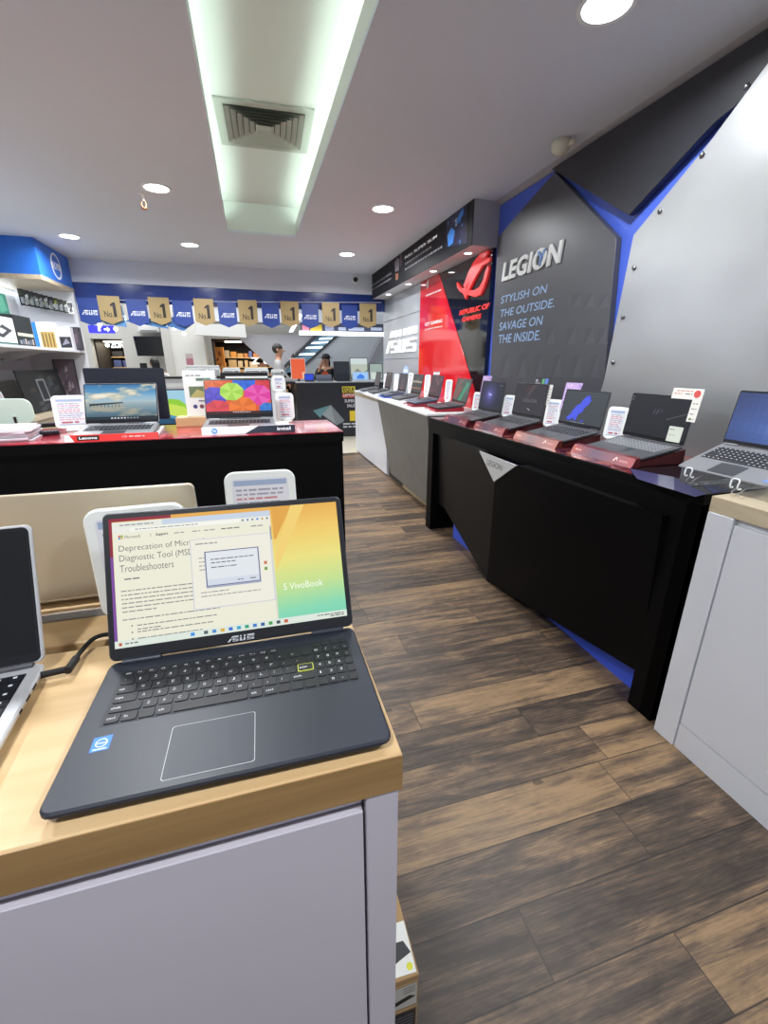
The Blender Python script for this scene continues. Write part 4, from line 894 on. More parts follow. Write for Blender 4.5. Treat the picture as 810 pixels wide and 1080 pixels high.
# ---- grey laptop on clear stands at the table end
def scr_blue(g, W, H): grad(g, 0, 0, W, H, lambda a, b: lerpramp([(0, '6a86c8'), (.35, '4a62a0'), (1, '3c4a78')], abs(a - .65) + abs(b - .3) * .7), 12, 10)
def grey_keys(): pass
TG, FG, lg_ = laptop('open_laptop', 'open grey laptop with a blue screen, on clear stands at the right edge', (1.553, 1.115, 1.052), R(-89.9), R(20), w=.325, d=.224, t=.016, phi=62, ll=.205, shell=mat('mid_grey_shell', '77787c', .38), art=scr_blue, bz=(.006, .009, .016), kx=.9)
g = G(); g.rect(.13, .02, .148, .034, M_print, .0004, '5a7fc0'); o_ = g.build('sticker', TG); o_['label'] = 'small blue sticker'
sgrp = 'clear stands under the grey laptop'
for dx, nm in ((-.085, 'left'), (.085, 'right')):
    T = thing('laptop_stand', 'clear plastic stand with a hooked lip under the %s front of the grey laptop' % nm, 'laptop stand', (1.535, 1.115 - dx, .9937), R(-90), sgrp)
    prof = [(.23, .003), (.02, .003), (.004, .005), (.0, .011), (.004, .019), (.03, .032), (.23, .104)]
    pts = smooth([Vector((0, a, b)) for a, b in prof], 4)
    g = G(); 
    for sx in (-.012, .012): g.tube([p + Vector((sx, 0, 0)) for p in pts], .0025, M_clear, 6)
    g.build('support', T)
    g = G(); hk = smooth([Vector((-.014, .0, .034)), Vector((-.012, -.008, .032)), Vector((-.012, -.016, .042)), Vector((-.012, -.012, .062)), Vector((.0, -.012, .066)), Vector((.012, -.012, .062)), Vector((.012, -.016, .042)), Vector((.012, -.008, .032)), Vector((.014, .0, .034))], 4)
    g.tube(hk, .0028, mat('frosted_hook', 'e8ecee', .2), 6); g.build('hooked_lip', T)
# ---- laptops on the white counter
def s_green(g, W, H):
    g.rect(0, 0, W, H, M_screen, 0, '4a524e')
    for q, c in (([(0, .0), (.5, 1), (.2, 1), (0, .5)], '6a5a52'), ([(.4, .0), (.75, .9), (.9, .8), (.62, 0)], '3f8f70'), ([(.1, .1), (.4, .7), (.5, .6), (.25, .05)], '8a5048'), ([(.7, .3), (1, .9), (1, .4)], '55605c')): g.poly([(W*a, H*b) for a, b in q], M_screen, .0004, c)
def s_red(g, W, H):
    g.rect(0, 0, W, H, M_screen, 0, '4a3a42')
    rr = random.Random(2)
    for k in range(14): a, b = rr.random() * .85, rr.random() * .8; g.poly([(W*a, H*b), (W*(a+.12), H*(b+.05)), (W*(a+.08), H*(b+.22))], M_screen, .0003 + k*.00004, rr.choice(['8a4a50', '6a5a68', '9a7a70', '3a3038', '705058']))
def s_band(g, W, H):
    g.rect(0, 0, W, H, M_screen, 0, '45474a'); g.rect(0, H*.55, W, H*.66, M_screen, .0003, 'a09a8a'); g.rect(0, H*.2, W, H*.27, M_screen, .0003, 'a07a60'); g.poly([(W*.2, H*.66), (W*.8, H*.66), (W*.55, H*.9)], M_screen, .0003, '55585c')
def s_grey(g, W, H): g.rect(0, 0, W, H, M_screen, 0, '55565a'); g.poly([(W*.2, 0), (W*.7, H), (W*.9, H), (W*.5, 0)], M_screen, .0003, '66666a')
def s_grey2(g, W, H): g.rect(0, 0, W, H, M_screen, 0, '4c4a4c'); g.poly([(W*.1, H*.8), (W*.7, H), (W*.8, H*.9)], M_screen, .0003, '8a7a70')
def s_grey3(g, W, H): g.rect(0, 0, W, H, M_screen, 0, '4a4a50'); g.poly([(W*.3, 0), (W*.5, H*.8), (W*.7, 0)], M_screen, .0003, '6a5f66')
m_bs = mat('blue_grey_shell', '5a6378', .35, metal=.3)
WL = [((1.580, 3.863, 1.062), -94.6, 4.6, s_green, 'open laptop with a green and brown screen, nearest on the white counter', M_grey),
      ((1.535, 4.37, 1.066), -94, 7, s_red, 'open laptop with a reddish screen and white letters on its lid, on the white counter', m_bs),
      ((1.575, 5.02, 1.060), -92, 8, s_band, 'open laptop with orange bands across its screen, third on the white counter', M_grey),
      ((1.60, 5.62, 1.060), -92, 8, s_grey3, 'open laptop with a blue badge above its lid, on the white counter', m_bs),
      ((1.585, 6.22, 1.060), -94, 9, s_grey2, 'open laptop with a plain dark screen, second from the far end of the white counter', M_grey),
      ((1.585, 6.80, 1.060), -94, 9, s_grey, 'open laptop with a plain grey screen, at the far end of the white counter', M_grey)]
WF = []
for k, (p, yw, tl, art, lb, sh) in enumerate(WL):
    T, F, l2 = laptop('open_laptop', lb, p, R(yw), R(tl), w=.362, d=.262, t=.018, phi=71, ll=.225, shell=sh, art=art, bz=(.007, .008, .02), group='laptops on the white counter'); WF.append((F, .362, l2))
    c = ('a02030', '8a2430', 'd8dce2', '3a5ab0', 'd8dce2', 'c8ccd4')[k]
    Ts = thing('laptop_riser', ('red', 'dark red', 'white', 'blue', 'white', 'pale grey')[k] + ' sloping riser under the ' + ('green-screen laptop', 'reddish-screen laptop', 'orange-banded laptop', 'blue-badge laptop', 'second farthest laptop', 'farthest laptop')[k] + ' on the white counter', 'laptop riser', (p[0], p[1], 1.0205), R(yw), 'risers on the white counter')
    z_ = p[2] - .022 - 1.0205; st = math.tan(R(tl))
    g = G(M=frame((-.17, 0, 0), (0, 1, 0), (0, 0, 1))); g.prism([(-.02, 0), (.25, 0), (.25, z_ + .25 * st - .002), (-.02, max(.004, z_ - .02 * st - .003))], 0, .34, mat('riser_' + c, c, .35), .001); g.build('wedge', Ts)
    g = G(M=frame((-.16, 0, 0), (1, 0, 0), (0, 0, 1))); 
    g.at(Matrix.Translation((0, -.0205, 0)) @ FRONT()); g.rect(-.12, .006, .0, max(.012, z_ - .01), M_print, .0004, 'e8e8ea'); g.build('riser_print', Ts)
F, w, ll = WF[1]
lcard('white cut-out lettering strip standing on the lid of the reddish-screen laptop', F, w, ll, [(-.19, -.02), (-.19, .035), (.02, .045), (.02, .004), (-.15, .0), (-.15, -.10), (-.19, -.11)], '4a4648', lambda g, z: [g.rect(-.185 + .034 * k, .008, -.160 + .034 * k, .034, M_print, z, 'ddd8dc') for k in range(6)] and None, z=-.009)
F, w, ll = WF[3]
lcard('pale blue badge standing on the lid of the fourth laptop of the white counter', F, w, ll, [(-.12, 0), (-.12, .05), (-.06, .09), (.10, .09), (.14, .0)], '9ab0d0', lambda g, z: g.rect(-.08, .02, .10, .05, M_print, z, 'd4e0f0') and None, z=-.009)
# ================================================================== ON THE BLACK PROMOTION COUNTER
M_lsilver = mat('laptop_silver', 'a4a6aa', .35, metal=.5)
def s_sky(g, W, H):
    grad(g, 0, 0, W, H, lambda a, b: lerpramp([(0, '2c4a5e'), (.3, '5f7f90'), (.48, '9fb4b8'), (.52, '9cc0d4'), (.75, '4f8fbc'), (1, '2f6fa4')], b), 2, 16)
    from mathutils import noise as mn
    def sky(a, b):
        v = abs(b - .5) * 2; base = lerpramp([(0, 'a8bcc4'), (.3, '86b0c8'), (.6, '4f8fbc'), (1, '2f6fa4')], v) if b > .5 else lerpramp([(0, '9fb0b4'), (.4, '6d8a98'), (1, '2c4a5e')], v)
        n = mn.fractal(Vector((a * 3.2, v * 3.4 - a * .9, 3.7)), 1.0, 2.0, 4) + .42 - 1.3 * abs(v - .28 - .5 * a)
        k = max(0, min(1, n * 2.0)); return blend(base, blend('c8b894', 'f0eadc', max(0, min(1, n))) if b > .5 else 'b0a68e', k * (.95 if b > .5 else .75))
    grad(g, 0, 0, W, H, sky, 44, 28, .0002)
    def cloud(pts, c, z): g.poly([(W*a, H*b) for a, b in pts], M_screen, z, c)
    cloud([(.05, .46), (.40, .49), (.52, .50), (.52, .47), (.40, .45), (.05, .40)], '27343c', .0005)
    for k in range(9): g.rect(W*(.06 + .05*k), H*.36, W*(.068 + .05*k), H*.45, M_screen, .0005, '2a3840')
    g.rect(0, 0, W, H*.09, M_screen, .0006, '17242e'); 
    for k in range(9): g.rect(W*(.34 + .045*k), H*.03, W*(.365 + .045*k), H*.065, M_screen, .0008, 'd8dce0' if k < 5 else '8a98a4')
def s_umb(g, W, H):
    g.rect(0, 0, W, H, M_screen, 0, 'd8562c')
    rr = random.Random(8)
    def umb(cx, cy, r, c, c2, z):
        n = 8
        for k in range(n):
            a0 = 2*math.pi*k/n + .3; a1 = a0 + 2*math.pi/n
            g.poly([(W*cx, H*cy), (W*cx + W*r*math.cos(a0), H*cy + H*1.5*r*math.sin(a0)), (W*cx + W*r*.93*math.cos((a0+a1)/2), H*cy + H*1.5*r*.93*math.sin((a0+a1)/2)), (W*cx + W*r*math.cos(a1), H*cy + H*1.5*r*math.sin(a1))], M_screen, z, c if k % 2 else c2)
    for cx, cy, r, c, c2 in ((.12, .98, .17, 'e0662e', 'cc5a28'), (.60, .95, .19, '2f68d8', '2a5cc4'), (.93, .90, .17, 'd8404c', 'c43844'), (.13, .52, .20, '5448c8', '4a3fb4'), (.80, .55, .22, 'd83a9a', 'e05aae'), (.17, .12, .2, 'd84450', 'c83c48'), (.55, .18, .22, 'e87830', 'd86a28'), (.93, .12, .13, '2f6fc0', '3a80d0'), (.40, .66, .19, '9ccf48', 'b4dc60')):
        if cx < 0: continue
        pts = None; umb(cx, cy, r, c, c2, .0003 + .00012 * len(g.v) / 1000)
    for sx0, sx1, sy0, sy1 in ((-.09, 0, -.3, 1.3), (1, 1.12, -.3, 1.3)): pass
    g.rect(0, 0, W, H*.06, M_screen, .0021, '141a24'); 
    for k in range(8): g.rect(W*(.40 + .035*k), H*.018, W*(.42 + .035*k), H*.045, M_screen, .0023, 'd0d4dc')
def clip_art(g, W, H, art):
    # keeps the picture inside the display outline
    tmp = G(); art(tmp, W, H)
    for f, mk, c in zip(tmp.f, tmp.m, tmp.c):
        P = [tuple(tmp.v[i]) for i in f]; z = P[0][2]; Q = [(p[0], p[1]) for p in P]
        for ax_, lim, sg in ((0, 0, 1), (0, W, -1), (1, 0, 1), (1, H, -1)):
            out = []
            for i in range(len(Q)):
                a, b = Q[i-1], Q[i]; da = sg*(a[ax_]-lim); db = sg*(b[ax_]-lim)
                if (da >= 0) != (db >= 0): t = da/(da-db); out.append((a[0]+(b[0]-a[0])*t, a[1]+(b[1]-a[1])*t))
                if db >= 0: out.append(b)
            Q = out
            if len(Q) < 3: break
        if len(Q) >= 3:
            g.add([(q[0], q[1], z) for q in Q], [tuple(range(len(Q)))], tmp.mats[mk]); g.c[-1] = c
a_sky = lambda g, W, H: s_sky(g, W, H)
a_umb = lambda g, W, H: clip_art(g, W, H, s_umb)
laptop('open_laptop', 'open silver laptop showing clouds over a lake, at the left on the black promotion counter', (-.633, 2.228, 1.121), R(.1), R(6), w=.326, d=.226, t=.016, phi=60, ll=.207, shell=M_lsilver, art=a_sky, bz=(.006, .007, .018), group='laptops on the promotion counter')
laptop('open_laptop', 'open silver laptop showing colourful umbrellas on the black promotion counter', (-.087, 2.290, 1.126), R(-1), R(4), w=.352, d=.243, t=.016, phi=60, ll=.226, shell=M_lsilver, art=a_umb, bz=(.006, .008, .028), group='laptops on the promotion counter')
def cstand(label, x0, x1, y, dep, h, c, deco, tilt, zf):
    T = thing('display_stand', label, 'display stand', ((x0 + x1) / 2, y, ZB), 0, 'printed stands on the promotion counter'); w = x1 - x0
    st = math.tan(R(tilt))
    g = G(M=frame((-w / 2 + .015, .0, 0), (0, 1, 0), (0, 0, 1))); g.prism([(.020, 0), (dep, 0), (dep, zf + (dep - .05) * st), (.05, zf), (.020, zf)], 0, w - .03, mat('stand_white', 'd8d8da', .4), .001); g.build('wedge', T)
    g = G(M=frame((-w / 2, 0, 0), (0, 1, 0), (0, 0, 1))); g.prism([(0, 0), (.019, 0), (.019, h), (.010, h)], 0, w, mat('stand_hdr_' + c, c, .3), .001); hd = g.build('header', T)
    g = G(M=frame((-w / 2, -.0008, 0), (1, 0, 0), (0, .010, h))); deco(g, w, math.hypot(.010, h)); g.build('header_print', hd)
def dl(g, W, H):
    g.poly([(0, 0), (W*.10, 0), (W*.05, H), (0, H)], M_gloss, .0003, 'e8e8ea'); g.rect(W*.13, H*.2, W*.36, H*.85, M_gloss, .0003, '141416'); g.text('Lenovo', W*.15, H*.34, W*.34, H*.74, M_gloss, z=.0006, col='f4f4f4', off=.02)
    g.text('YOGA', W*.60, H*.40, W*.66, H*.70, M_gloss, z=.0004, col='f0c8c8'); textline(g, W*.68, H*.45, W*.85, H*.2, 'e8b0b0', M_gloss, .0004, 3)
p0, p1 = az(70, 466, ZB), az(168, 462, ZB)
cstand('low red stand with a black name block under the lake-picture laptop', p0.x, p1.x, 2.208 - .002, .27, .028, 'd2322e', dl, 6, .003)
def dh(g, W, H):
    g.poly([(W*.45, 0), (W*.60, H), (W, H), (W, 0)], M_gloss, .0003, '1a2236'); g.disc(W*.13, H*.5, H*.40, M_gloss, .0004, '3a8fd0', 20); g.text('hp', W*.13 - H*.24, H*.26, W*.13 + H*.24, H*.74, M_gloss, z=.0007, col='f4f8fc', shear=.2)
    g.text('intel', W*.80, H*.28, W*.95, H*.76, M_gloss, z=.0006, col='f0f0f4', off=.02)
p0, p1 = az(211, 462, ZB), az(314, 459, ZB)
cstand('low white and navy stand with a blue round logo under the umbrella-picture laptop', p0.x, p1.x, 2.262, .27, .034, 'e4e6ea', dh, 4, .006)
p = az(76, 455, ZB); placard('white framed price placard left of the lake-picture laptop', (p.x, p.y + .03, ZB), R(10), w=.15, h=.165, lean=10, seed=30)
p = az(302, 445, ZB); placard('white framed price placard right of the umbrella-picture laptop', (p.x, p.y, ZB), R(0), w=.105, h=.155, lean=8, seed=31)
# monitor seen from behind
T = thing('monitor', 'black monitor standing behind the lake-picture laptop', 'monitor', (-.66, 2.63, ZB))
a, b = ay(85, 388, 2.62), ay(171, 387, 2.62); xm = (a.x + b.x) / 2; T.location.x = xm
g = G(M=frame((0, -.01, .045), (1, 0, 0), (0, .06, 1))); w = b.x - a.x; g.prism(rrect(-w / 2, 0, w / 2, a.z - ZB - .045, .008), -.02, 0, mat('monitor_black', '1a1e2a', .35), .003); g.build('panel', T)
g = G(); g.box(-.03, .03, .012, .03, .004, .16, M_bplas); g.build('stand_post', T); g = G(); g.prism(rrect(-.11, -.05, .11, .075, .02), 0, .006, M_bplas, .001); g.build('base', T)
# rear counter (behind) with a laptop, wooden block and white carton
T = thing('rear_counter', 'maple counter hidden behind the black promotion counter, carrying the green-picture laptop', 'counter', (-.8, 3.2, 0))
g = G(T); g.bbox(-1.15, .3, 2.80, 3.5, .95, 1.0, m_maple, .002); g.build('worktop', T); g = G(T); g.box(-1.13, .28, 2.81, 3.48, 0, .9495, M_glam); g.build('body', T)
def s_green2(g, W, H):
    g.rect(0, 0, W, H, M_screen, 0, '9cc8dc'); 
    for z, q, c in ((.0003, [(0, .6), (.3, .85), (.6, .7), (1, .55), (1, 0), (0, 0)], '3a6fb0'), (.0004, [(.2, .3), (.6, .75), (.8, .72), (1, .5), (1, .2)], '8fc83a'), (.0005, [(.3, .3), (.6, .6), (.9, .5), (1, .25), (.6, .2)], 'c4dc5a'), (.0006, [(0, 0), (0, .35), (.4, .35), (.75, .2), (1, .25), (1, 0)], '4a90b8'), (.0007, [(0, 0), (.5, .2), (1, .05), (1, 0)], '27506e')): g.poly([(W*a, H*b) for a, b in q], M_screen, z, c)
p = ay(181, 428, 3.05)
T_, F_, l_ = laptop('open_laptop', 'open black laptop with a green and blue picture, half hidden behind the black monitor', (p.x - .06, 2.85, 1.03), R(-4), R(4), w=.31, d=.22, t=.016, phi=76, ll=.235, shell=M_bplas, art=s_green2, bz=(.012, .008, .018))
T = thing('riser_block', 'black riser block under the green-picture laptop', 'block', (p.x - .06, 2.96, 1.0)); G().bbox(-.14, .14, -.09, .09, 0, .0125, M_bplas, .002).build('block', T)
a, b = ay(187, 443, 2.60), ay(217, 443, 2.60)
T = thing('wooden_block', 'small maple block standing behind the umbrella-picture laptop', 'block', ((a.x + b.x) / 2, 2.652, ZB)); w = b.x - a.x; G().bbox(-w / 2 - .01, w / 2 + .05, -.05, .066, 0, .05, m_maple, .002).build('block', T)
a, b = ay(191, 391, 2.64), ay(226, 391, 2.64); zt = a.z
T = thing('product_carton', 'tall white product carton with a small picture, on the maple block', 'box', ((a.x + b.x) / 2, 2.69, ZB + .0505)); w = b.x - a.x
g = G(); g.bbox(-w / 2, w / 2, -.045, .05, 0, zt - ZB - .05, M_wplas, .002); g.build('box', T)
g = G(M=FRONT((-w / 2, -.0456, 0))); H = zt - ZB - .05; g.rect(w*.15, H*.42, w*.75, H*.66, M_print, 0, '6a7a5a'); g.poly([(w*.15, H*.42), (w*.75, H*.42), (w*.75, H*.5), (w*.4, H*.6)], M_print, .0004, 'b8b070'); g.rect(w*.4, H*.78, w*.85, H*.84, M_print, 0, '5f7a68'); textline(g, w*.1, H*.88, w*.6, H*.03, '9a9ca0', M_print, 0, 4)
for k, c in enumerate(('3a4a80', '7a4a5a', '8a4040')): g.disc(w*(.28 + .2*k), H*.22, w*.07, M_print, 0, c, 10)
textline(g, w*.4, H*.33, w*.85, H*.03, '6a6c80', M_print, 0, 6); g.build('printed_face', T)
# brochure stack and binders
ps = az(20, 462, ZB); rr = random.Random(12)
for k in range(7):
    z = ZB + .0002 + k * .0085; T = thing('brochure', 'white brochure pile at the left end of the black counter, sheet bundle', 'brochure', (-1.12 + rr.uniform(-.012, .012), 2.36 + rr.uniform(-.008, .008), z), R(8 + rr.uniform(-4, 4)), 'brochures on the black counter')
    T['label'] = 'glossy white brochure bundle in the pile at the left end of the black counter'
    w, d = .30 - .004 * k, .21
    G().prism(rrect(-w/2, -d/2, w/2, d/2, .003, 2), 0, .008, mat('brochure_%d' % (k % 3), ('dcdbe2', 'cfcfd8', 'e6e4e8')[k % 3], .4), .0006).build('pages', T)
    if k == 6: g = G(); g.rect(-w*.4, -d*.3, w*.3, d*.2, M_gloss, .0086, 'b8c4de'); g.poly([(-w*.1, -d*.4), (w*.4, -d*.1), (w*.45, d*.3), (w*.1, 0)], M_gloss, .0088, 'e8e4ee'); g.build('cover_print', T)
for k, (u, v) in enumerate(((55, 459), (59, 450))):
    p = az(u, v, ZB); T = thing('binder_clip', 'black binder clip lying beside the brochure pile, %s the placard' % ('in front of' if k == 0 else 'tucked behind'), 'binder clip', (p.x - .02, p.y + .0, ZB + .0002), R(20), 'binder clips'); g = G(); g.prism([(-.045, 0), (.045, 0), (.04, .024), (-.04, .024)], -.02, .02, M_bplas, .001) if False else g.prism(rrect(-.05, -.02, .05, .02, .006), 0, .022, M_bplas, .004); g.build('clip_body', T); G().tube([(-.05, -.012, .012), (-.075, -.012, .016), (-.075, .012, .016), (-.05, .012, .012)], .002, M_chrome, 6).build('handle', T)
# bar chair behind the counter
T = thing('bar_chair', 'pale green plastic bar chair behind the left end of the black counter', 'chair', (-1.46, 3.22, 0), R(-3))
m_mint = mat('mint_plastic', 'cfe0d4', .4)
g = G(M=frame((0, -.17, .93), (1, 0, 0), (0, -.08, 1))); g.prism(rrect(-.24, .17, .24, .31, .045, 5), -.012, 0, m_mint, .003); g.build('backrest', T)
for sx in (-1, 1): g = G(); g.tube([(sx*.14, -.165, .76), (sx*.14, -.186, 1.14)], .011, M_chrome, 8); g.build('back_post', T)
g = G(); g.prism(rrect(-.21, -.2, .21, .2, .06, 5), .74, .77, m_mint, .006); g.build('seat', T)
for sx in (-1, 1):
    for sy in (-1, 1): G().tube([(sx*.15, sy*.14, .74), (sx*.2, sy*.19, 0.0)], .012, M_chrome, 8).build('leg', T)
# ================================================================== SHELVING ON THE LEFT
XB, XF = -2.74, -2.10
T = thing('shelf_unit', 'white wall shelving unit with a bright blue header and a round white logo', 'shelving', (-2.45, 6.2, 0))
m_hblue = mat('bright_blue_header', '2f74d8', .4)
g = G(T); g.box(XB, XF, 6.1, 7.06, 2.345, ZC - .001, m_hblue); g.build('header', T)
g = G(T); g.box(XB, XF + .003, 6.095, 7.062, 2.30, 2.345, m_oak); g.build('header_trim', T)
g = G(T).at(frame((XF + .001, 6.1, 2.345), (0, 1, 0), (0, 0, 1))); c = ax(59, 281, XF); cy_, cz_ = c.y - 6.1, c.z - 2.345
mw = mat('white_logo', 'f2f4f8', .4); g.ring(cy_, cz_, .118, .14, mw, 0, .004); g.rect(cy_ - .12, cz_ - .035, cy_ + .12, cz_ + .035, mw, .004); g.text('DELL', cy_ - .085, cz_ - .026, cy_ + .085, cz_ + .026, m_hblue, z=.0045, off=.03); g.build('emblem', T)
g = G(T); g.box(-2.795, XB, 3.2, 7.06, 0, 2.345, M_wlam); g.build('back_panel', T)
g = G(T); g.box(XB, XF, 7.0, 7.06, 0, 2.30, M_wlam); g.build('end_panel', T)
zs = ax(44, 366, XF).z
g = G(T); g.bbox(XB, XF - .002, 3.2, 6.999, zs - .028, zs, M_wlam, .002); g.build('shelf', T)
g = G(T); g.box(XB, XF - .12, 3.2, 6.999, .86, .90, m_oak); g.build('lower_ledge', T); g = G(T); g.box(XB, XF - .14, 3.2, 6.999, 0, .86, mat('tan_base', 'a8997c', .5)); g.build('base_cabinet', T)
for y in (5.6, 6.3): g = G(T); g.prism([(XB, zs - .03), (XF - .15, zs - .03), (XB, zs - .16)], 0, .02, M_wlam) if False else g.at(frame((0, y, 0), (1, 0, 0), (0, 0, 1))).prism([(XB, zs - .029), (XF - .2, zs - .029), (XB, zs - .16)], -.01, .01, M_wlam); g.build('bracket', T)
g = G(T); g.tube([(XB + .01, 6.2, 2.25), (XB + .01, 6.98, 2.25)], .012, mat('shelf_led', 'ffffff', emit='eaf6ff', es=8), 6); g.build('light_tube', T)
l = bpy.data.lights.new('shelf_light', 'AREA'); l.shape = 'RECTANGLE'; l.size = .9; l.size_y = .1; l.energy = 4; l.color = (.9, .96, 1); o = bpy.data.objects.new('shelf_light', l); COL.objects.link(o); o.location = (-2.5, 6.5, 2.28); o.rotation_euler = (0, R(-10), R(90))
# blister packs hanging on hooks
gp = 'blister packs on shelf hooks'
cols = ['17181c', '1c1d22', '20221f', '1a1b20', '2a2d22', '1c1d22', '22242a', '1f2024', '2a2c30', '24262c', 'e4e6e8']
def xz(u, v, x): p = ax(u, v, x); return p
n = 11
for k in range(n):
    u = 21 + 52 * k / (n - 1) ; vt = 304.5 + 14 * k / (n - 1); vb = 322 + 9 * k / (n - 1)
    a = ay(u, vt, 6.86); b = ay(u, vb, 6.86); x = a.x
    if k == n - 1: lab = 'white blister pack at the right end of the hook row on the blue-headed shelf'
    else: lab = ('first', 'second', 'third', 'fourth', 'fifth', 'sixth', 'seventh', 'eighth', 'ninth', 'tenth')[k] + ' dark blister pack from the left on the hook row of the blue-headed shelf'
    T = thing('blister_pack', lab, 'blister pack', (x, a.y, b.z), R(28), gp); h = a.z - b.z
    g = G(); g.prism(rrect(-.03, -.0015, .03, .0015, .0012, 1), 0, h, M_far, 0, cols[k]); g.build('card', T)
    g = G(M=FRONT((0, -.0016, 0))); rr = random.Random(k); g.rect(-.025, h*.62, .025, h*.92, M_far, .0004, rr.choice(['2f3030', '34402a', '2a2f3a'])); 
    for j in range(4): a_ = rr.uniform(-.025, .0); b_ = rr.uniform(.05, .6)*h; g.poly([(a_, b_), (a_+.03, b_+.01), (a_+.025, b_+.05), (a_-.004, b_+.03)], M_far, .0006 + j*.0001, rr.choice(['c8ccc4', '8a9a4a', '6a6e74', 'a8aab0', 'd8d8d4']))
    g.prism(rrect(-.018, h*.12, .018, h*.5, .006), .0, .012, mat('blister_clear', '8a9094', .15), .004) if k < n - 1 else g.poly([(-.02, .2*h), (.0, .25*h), (.02, .6*h), (.01, .7*h)], M_far, .001, '2a2c30'); g.build('pack_front', T)
    g = G(); g.tube([(.015, -.02, h - .012), (-.005, .1, h - .012)], .003, M_chrome, 6); g.build('hook', T)
# boxes on the shelf
def sbox(label, u0, v0, u1, v1, c, deco, dep=.16, x=-2.22, yp=None):
    if yp: a = ay(u0, v1, yp); b = ay(u1, v1, yp); t_ = ay((u0 + u1) / 2, v0, yp); w = b.x - a.x; h = t_.z - zs; pos = ((a.x + b.x) / 2, yp + dep / 2, zs + .0005); rz = 0
    else: a = ax(u0, v1, x); b = ax(u1, v1, x); t_ = ax((u0 + u1) / 2, v0, x); w = b.y - a.y; h = t_.z - zs; pos = (x - dep / 2, (a.y + b.y) / 2, zs + .0005); rz = R(90)
    T = thing('boxed_accessory', label, 'box', pos, rz, 'boxed accessories on the shelf')
    g = G(); g.bbox(-w / 2 + .002, w / 2 - .002, -dep / 2, dep / 2, 0, h, M_far, .002, c); g.build('box', T)
    g = G(M=FRONT((-w / 2, -dep / 2 - .0008, 0))); deco(g, w, h); g.build('box_print', T)
def db1(g, w, h): g.rect(0.004, h*.02, w, h*.10, M_far, .0003, '2a5a54'); g.poly([(w*.3, h*.35), (w*.55, h*.25), (w*.9, h*.55), (w*.6, h*.72)], M_far, .0003, '3a3c42'); g.poly([(w*.4, h*.45), (w*.55, h*.38), (w*.7, h*.52), (w*.55, h*.6)], M_far, .0006, 'e0e2e4'); textline(g, w*.2, h*.88, w*.5, h*.03, '6a6c70', M_far, .0004, 3)
def db2(g, w, h): g.rect(w*.05, h*.34, w*.95, h*.44, M_far, .0003, 'c8ccb0'); [g.rect(w*(.1 + .14*k), h*.08, w*(.18 + .14*k), h*(.2 + .03*(k % 3)), M_far, .0003, ('9a9ca4', '6a7a8a', 'b8a8a0')[k % 3]) for k in range(6)]
def db3(g, w, h): g.rect(0, 0, w*.18, h, M_far, .0003, '2f7fd8'); g.rect(w*.3, h*.04, w*.95, h*.66, M_far, .0003, 'b89a58'); [g.rect(w*(.36 + .15*k), h*.1, w*(.42 + .15*k), h*.6, M_far, .0006, '6a5428') for k in range(4)]
def db4(g, w, h): g.rect(w*.08, h*.1, w*.92, h*.58, M_far, .0003, '2c2c34'); g.poly([(w*.25, h*.2), (w*.8, h*.3), (w*.6, h*.52)], M_far, .0006, '8a8894')
def db5(g, w, h): g.rect(w*.1, h*.1, w*.9, h*.9, M_far, .0003, '4a444c'); g.rect(w*.2, h*.3, w*.7, h*.7, M_far, .0006, '6a5a68')
sbox('white box with a dark drive picture, leftmost on the blue-headed shelf', -14, 334, 20, 364.5, 'e4e8e6', db1)
sbox('black accessory box next to the white drive box on the shelf', 21, 335, 38.5, 365, '1c2224', db2)
sbox('white box with a gold panel and blue edge in the middle of the shelf', 39, 340, 62, 366.5, 'e2e0da', db3, .10, yp=6.60)
sbox('white box with a dark picture panel, right of the gold-panel box', 62.5, 345, 78, 367, 'd8d8dc', db4, .10, yp=6.71)
sbox('narrow dark grey box at the right end of the blue-headed shelf', 78.3, 345, 86.5, 367.5, '3a363e', db5, .10, yp=6.82)
T_ = thing('boxed_accessory', 'green box hung on the back panel above the white drive box', 'box', (-2.5, ax(2, 325, -2.45).y, ax(2, 333, -2.45).z), R(90)); g = G(); g.bbox(-.30, .10, -.07, .2, 0, .22, M_far, .004, '2a6a58'); g.build('box', T_); g = G(M=FRONT((0, -.0708, 0))); g.poly([(-.1, .02), (.06, .06), (.02, .2), (-.1, .18)], M_far, 0, '4a8a74'); g.build('box_print', T_)
# framed gaming posters leaning below the shelf
def poster(label, uv, x, lean, c, deco, yp=None):
    (u0, v0), (u1, v1) = uv
    if yp: a = ay(u0, v0, yp); b = ay(u1, v0, yp); w = b.x - a.x; h = a.z - .902; pos = ((a.x + b.x) / 2, yp, .9015); rz = 0
    else: a = ax(u0, v0, x); b = ax(u1, v0, x); w = b.y - a.y; h = a.z - .902; pos = (x, (a.y + b.y) / 2, .9015); rz = R(90)
    T = thing('leaning_poster', label, 'poster', pos, rz); M = frame((0, 0, 0), (1, 0, 0), (0, math.sin(R(lean)), math.cos(R(lean))))
    g = G(M=M); g.prism([(-w/2, 0), (w/2, 0), (w/2, h), (-w/2, h)], -.012, 0, M_bplas, .002); g.build('frame', T); g = G(M=M @ Matrix.Translation((-w/2, 0, .0006))); g.rect(.01, .01, w - .01, h - .01, M_far, 0, c); deco(g, w, h); g.build('poster_print', T)
